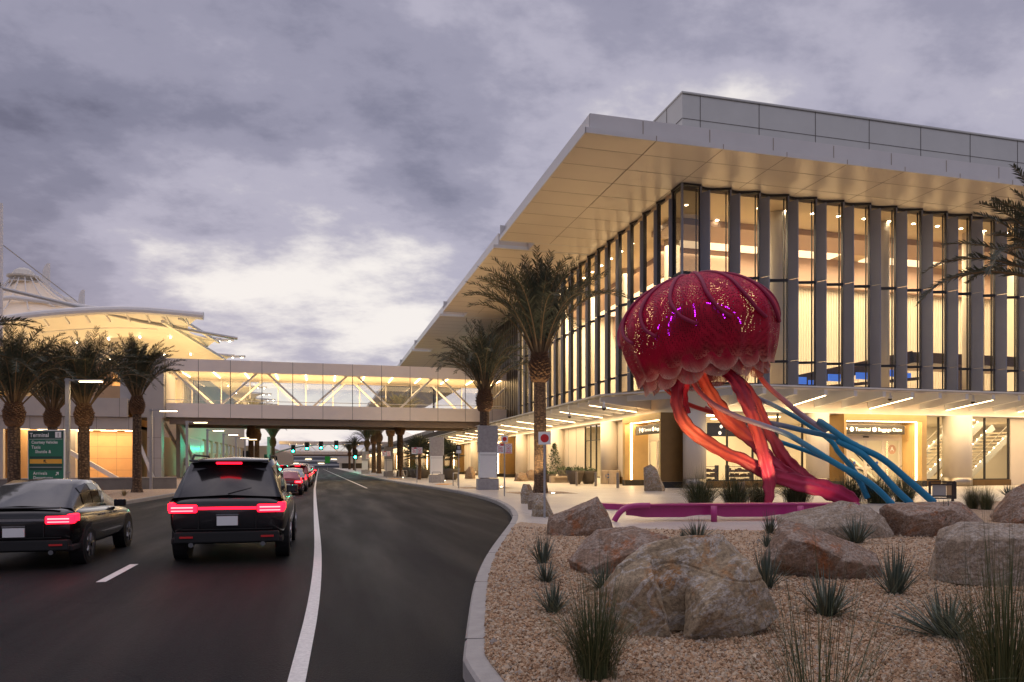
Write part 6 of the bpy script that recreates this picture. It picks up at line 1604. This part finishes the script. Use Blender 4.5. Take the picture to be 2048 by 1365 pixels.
q = MB(); pa = [Lz(541,909),Lz(560,903),Lz(586,896.5),Lz(614,892),Lz(642,890),Lz(672,889),Lz(703,888)]; q.tube(catmull(pa,4), [.16-.004*i for i in range(25)], 8); q.build('mast_arm', M['galv'], tm)
for px, py in ((586.5,899),(614,893.5),(642,892),(672.5,890.5)): p = Lz(px,py); signal_head(tm, (p.x,p.y-.35,p.z), 1.0)
p = Lz(532.5,918); signal_head(tm, (p.x,p.y-.3,p.z), 1.0)
for px, py, X, lb in ((710.5,914,8.3,'green traffic signal on a short post at the right kerb far down the street'),(491,919,-9.2,'green traffic signal on a short post among the left palms')):
    b = at_x(px, X); d_ = b.x*FX+b.y*FY; s = max(1, d_/110)
    t = empty('traffic_signal', b, 0, lb, 'traffic light', 'post signals'); q = MB(); zt_s = EYE+(HOR-py)/FPX*d_; q.tube([(0,.2,0),(0,.2,zt_s+.3)], .08*s, 8); q.build('post', M['galv'], t); signal_head(t, (0,0,zt_s+.3*s), s)
point('signal_glow', (-10.0,112,4.4), 700, (.02,1,.55), .3)
point('signal_glow', (-11.5,132,4.2), 300, (.02,1,.55), .3)
point('signal_glow', P(710,915,150), 260, (.02,1,.55), .3)

# ================================================================== VEHICLES
def paint(name, c, rough=.22, metal=.3): return sub_mat(name, c, rough, metal, .06, 2, coat=.6, rvar=.04)
TAIL = emit_mat('tail light', (1,.005,.02), 6); TAILC = emit_mat('tail light core', (1,.10,.10), 8); HEADL = emit_mat('head light', (1,.9,.75), 3)
CARGLASS = sub_mat('tinted car glass', (.012,.012,.014), .06, 0, .02, 2, rvar=.02)
CHROME = sub_mat('trim', (.35,.35,.36), .2, .9, .05, 3)
def sub(o, l=2):
    m = o.modifiers.new('subsurf', 'SUBSURF'); m.levels = l; m.render_levels = l; return o
def car(loc, kind, body, label, rz=0.0, s=1.0, braking=True, group=None, bar=True):
    e = empty('suv' if kind == 'suv' else 'car', loc, rz, label, 'car', group); e.scale = (s,s,s)
    if kind == 'suv':
        L_, W, belt, roofz = 4.75, .95, 1.12, 1.74
        st = [(0,.80,.50,.98),(.06,.88,.42,1.06),(.35,.93,.33,1.12),(1.2,.95,.28,1.12),(2.6,.95,.28,1.10),(3.5,.94,.29,1.07),(4.2,.90,.32,.98),(4.6,.82,.40,.86),(4.75,.70,.48,.76)]
        cab = [(.08,1.06,.80,1.08,.78),(.40,1.08,.74,1.64,.66),(1.4,1.1,.71,1.72,.68),(2.4,1.1,.70,1.70,.68),(2.9,1.1,.69,1.62,.66),(3.55,1.06,.78,1.07,.76)]
        wr, wy = .36, (.95, 3.75)
    else:
        L_, W, belt, roofz = 4.6, .91, .98, 1.42
        st = [(0,.76,.48,.92),(.06,.84,.38,1.00),(.4,.89,.30,1.03),(1.2,.91,.24,1.0),(2.6,.91,.24,.96),(3.5,.90,.25,.90),(4.2,.85,.28,.82),(4.5,.74,.36,.70),(4.6,.62,.42,.62)]
        cab = [(.30,1.0,.74,1.03,.70),(1.05,1.02,.66,1.40,.60),(1.6,1.02,.66,1.48,.62),(2.1,1.0,.66,1.47,.62),(2.45,1.0,.64,1.42,.60),(3.45,.93,.74,.94,.70)]
        wr, wy = .33, (.85, 3.6)
    q = MB(); prof = [(.80,0,0),(.97,.16,0),(1.0,.45,0),(.985,.82,0),(.90,1.0,0),(.45,1.03,0)]
    vs = []; m = 2*len(prof)
    for y, hw, zb_, zt_ in st:
        ring = [(hw*a, y, zb_+(zt_-zb_)*b) for a, b, _ in prof]; vs += ring + [(-x, yy, z) for x, yy, z in reversed(ring)]
    n = len(st); fs = [(i*m+k, (i+1)*m+k, (i+1)*m+(k+1)%m, i*m+(k+1)%m) for i in range(n-1) for k in range(m)] + [tuple(range(m)), tuple((n-1)*m+k for k in range(m-1,-1,-1))]
    q.add(vs, fs); sub(q.build('body', body, e, smooth=True))
    # cabin shell in body colour with panes set proud of it
    q = MB(); vs = []; rings = []
    for y, z0, h0, z1, h1 in cab:
        rg = [Vector((h0+.09,y,z0-.06)), Vector((h0*.4+h1*.6+.05,y,z0*.42+z1*.58)), Vector((h1*.93,y,z1)), Vector((0,y,z1+.035))]
        rings.append(rg); vs += rg + [Vector((-v.x,v.y,v.z)) for v in reversed(rg[:3])]
    n = len(cab); fs = [(i*7+k,(i+1)*7+k,(i+1)*7+k+1,i*7+k+1) for i in range(n-1) for k in range(6)]
    q.add(vs, fs); q.build('cabin', body, e, smooth=True)
    def pane(pts, off, nm_='window'):
        c_ = sum(pts, Vector())/len(pts); nn = (pts[1]-pts[0]).cross(pts[2]-pts[0]).normalized()
        if nn.dot(c_-Vector((0,2.0,.9))) < 0: nn = -nn
        k_ = MB(); k_.add([p+(c_-p)*.07+nn*off for p in pts], [tuple(range(len(pts)))]); k_.build(nm_, CARGLASS, e)
    r0, r1 = rings[0], rings[1]; mir = lambda v: Vector((-v.x,v.y,v.z))
    a0, a1 = r0[0].lerp(r1[0], .0), r1[2]
    lo = r0[0]*.93+Vector((0,.07*(r1[0].y-r0[0].y)/.3,.05)); hi = r1[2]+Vector((0,-.0,-.03)); hi.x *= .97; lo.y = r0[0].y+.12*(r1[0].y-r0[0].y)
    pane([mir(lo), lo, hi, mir(hi)], .03, 'rear_window')
    rl, rk = rings[-1], rings[-2]; lo = rl[0]*.93+Vector((0,-.5,.05)); lo.x = rl[0].x*.93; lo.y = rl[0].y-.08; hi = rk[2].copy(); hi.x *= .97
    pane([mir(lo), lo, hi, mir(hi)], .03, 'windscreen')
    for sg in (-1,1):
        mm_ = (lambda v: v) if sg > 0 else mir
        for ia, ib in ((1,2),(2,3),(3,4)):
            A, B = rings[ia], rings[ib]; t0_ = .12
            p1 = A[0].lerp(A[1], .25); p2 = B[0].lerp(B[1], .25); p3 = B[1].lerp(B[2], .72); p4 = A[1].lerp(A[2], .72)
            pane([mm_(p) for p in (p1,p2,B[1].copy(),A[1].copy())], .012); pane([mm_(p) for p in (A[1].copy(),B[1].copy(),p3,p4)], .012)
    for wy_ in wy:
        for sg in (-1,1):
            q = MB(); x = sg*(W-.10); q.tube([(x-sg*.12,wy_,wr),(x-sg*.10,wy_,wr),(x+sg*.07,wy_,wr),(x+sg*.095,wy_,wr)], [wr*.9,wr,wr,wr*.9], 24); w_ = q.build('wheel', M['rubber'], e)
            q = MB(); q.tube([(x+sg*.09,wy_,wr),(x+sg*.10,wy_,wr)], wr*.66, 20); 
            for k in range(5): a = 2*PI*k/5; q.beam((x+sg*.104,wy_,wr),(x+sg*.104,wy_+.62*wr*math.cos(a),wr+.62*wr*math.sin(a)),.02,.07)
            q.build('rim', CHROME, w_)
            q = MB(); q.tube([(x-sg*.14,wy_,wr+.02),(x+sg*.085,wy_,wr+.02)], wr*1.14, 24); q.build('wheel_arch', M['rubber'], e)
    q = MB(); zb2 = st[0][2]
    q.box(-.80,.80,-.015,.25,zb2-.16,zb2+.02); q.box(-.86,.86,.05,.5,zb2-.18,zb2-.08); q.build('rear_bumper', M['rubber'], e, bevel=.02)
    zl = .86 if kind == 'suv' else .80
    for sg in (-1,1):
        q = MB(); x0, x1 = sorted((sg*.46, sg*.885)); q.box(x0,x1,-.022,.16,zl-.03,zl+.10); q.box(*sorted((sg*.78,sg*.9)),.0,.3,zl+.0,zl+.13); tl_ = q.build('tail_light', TAIL if braking else M['signred'], e, bevel=.02)
        q = MB(); q.box(x0+.04,x1-.06,-.03,-.0225,zl+.045,zl+.065); q.box(x0+.04,x1-.06,-.03,-.0225,zl-.005,zl+.01); q.build('light_core', TAILC, tl_) if braking else None
        q = MB(); q.box(sg*.62-.1,sg*.62+.1,-.03,-.016,zb2-.08,zb2-.05); q.build('reflector', M['signred'], e)
        q = MB(); q.box(sg*.90-.11,sg*.90+.11,3.0 if kind == 'suv' else 2.85,3.12 if kind == 'suv' else 2.95,belt-.07,belt+.08); q.build('mirror', body, e, bevel=.02)
        xh = .66 if kind == 'suv' else .58
        q = MB(); q.box(sg*xh-.13,sg*xh+.13,L_-.30,L_-.12,.66 if kind == 'suv' else .56,.78 if kind == 'suv' else .67); q.build('headlight', HEADL, e, bevel=.02)
    q = MB(); q.box(-.45,.45,-.012,.02,zl+.02,zl+.06); q.build('trim_bar', CHROME if not (kind == 'suv' and bar) else TAIL, e)
    q = MB(); q.box(-.16,.16,-.03,.0,zl-.24,zl-.09); q.build('number_plate', M['signwhite'], e)
    q = MB(); zt3 = st[1][3]
    for x in (-.44,.44): q.box(x-.006,x+.006,-.0165,-.005,zb2+.06,zl-.04)
    q.box(-.70,.70,-.0165,-.005,zb2+.055,zb2+.067); q.build('lid_gap', M['rubber'], e)
    q = MB(); q.box(-.17,.17,-.028,-.012,zl-.075,zl-.055); q.build('lid_handle', CHROME, e)
    for sg in (-1,1):
        q = MB(); q.tube([(sg*.55,-.03,zb2-.19),(sg*.55,.1,zb2-.19)], .04, 10); q.build('exhaust', CHROME, e)
        for yh in (1.55, 2.35): q = MB(); q.box(*sorted((sg*(W-.005),sg*(W+.022))),yh,yh+.17,belt-.16,belt-.13); q.build('door_handle', CHROME, e)
    if kind == 'suv':
        q = MB(); q.box(-.62,.62,.24,.5,1.655,1.69); q.build('spoiler', body, e, bevel=.01)
        q = MB(); q.box(-.2,.2,.22,.25,1.62,1.65); q.build('brake_light', TAIL, e) if braking else None
        q = MB(); q.beam((0,.09,1.13),(.36,.16,1.22),.02,.02); q.build('wiper', M['rubber'], e)
        for sg in (-1,1): q = MB(); q.tube([(sg*.62,.6,1.70),(sg*.62,.75,1.77),(sg*.62,2.4,1.77),(sg*.62,2.55,1.71)], .018, 6); q.build('roof_rail', M['rubber'], e)
    else:
        q = MB(); q.box(-.22,.22,.96,.99,1.27,1.30); q.build('brake_light', TAIL, e) if braking else None
        q = MB(); q.box(-.66,.66,.06,.16,1.02,1.05); q.build('spoiler', body, e, bevel=.01)
    return e
DARK = paint('dark grey car paint', (.018,.017,.018)); BLK = paint('black car paint', (.010,.010,.011)); REDP = paint('red car paint', (.28,.008,.014), .25); MAR = paint('maroon car paint', (.12,.015,.015)); SIL = paint('silver car paint', (.40,.40,.42), .28, .6); WHT = paint('white car paint', (.62,.62,.62), .3, 0); DRD = paint('dark red car paint', (.16,.008,.012))
gc = 'vehicles on the road'
car(Vector((-1.48,12.7,ROAD)), 'suv', DARK, 'nearest dark grey SUV with bright red tail lights in the middle lane', 0.0, 1.0, group=gc)
car(Vector((-4.5,12.6,ROAD)), 'sedan', BLK, 'black sedan with lit red tail lights, cut off by the left picture edge', 0.0, .91, group=gc)
for X, px, kind, m_, lb, s in ((-1.75,575,'sedan',REDP,'bright red coupe waiting behind the queue, nearest of the line',1.0),):
    pass
def lane(px_right, X, kind, m_, lb, s): 
    b = at_x(px_right, X+.9*s); car(Vector((X,b.y,ROAD)), kind, m_, lb, 0.0, s, group=gc)
lane(604.5,-1.75,'sedan',REDP,'bright red coupe with lit tail lights at the back of the queue',.86)
lane(613.5,-1.7,'sedan',SIL,'silver sedan directly ahead of the bright red coupe',.95)
lane(619.5,-1.65,'suv',DRD,'dark red SUV ahead of the silver sedan',.95)
lane(624.0,-1.6,'suv',WHT,'white SUV ahead of the dark red SUV in the right queue lane',1.0)
lane(628.0,-1.6,'sedan',DARK,'dark car near the front of the right queue lane',1.0)
lane(632.5,-1.6,'sedan',REDP,'small red car at the far front of the queue',1.0)
lane(577.5,-4.75,'suv',MAR,'maroon SUV alone beside the red coupe in the left queue lane',.95)
lane(597.5,-4.7,'suv',DRD,'dark SUV ahead of the maroon one in the left queue lane',1.0)
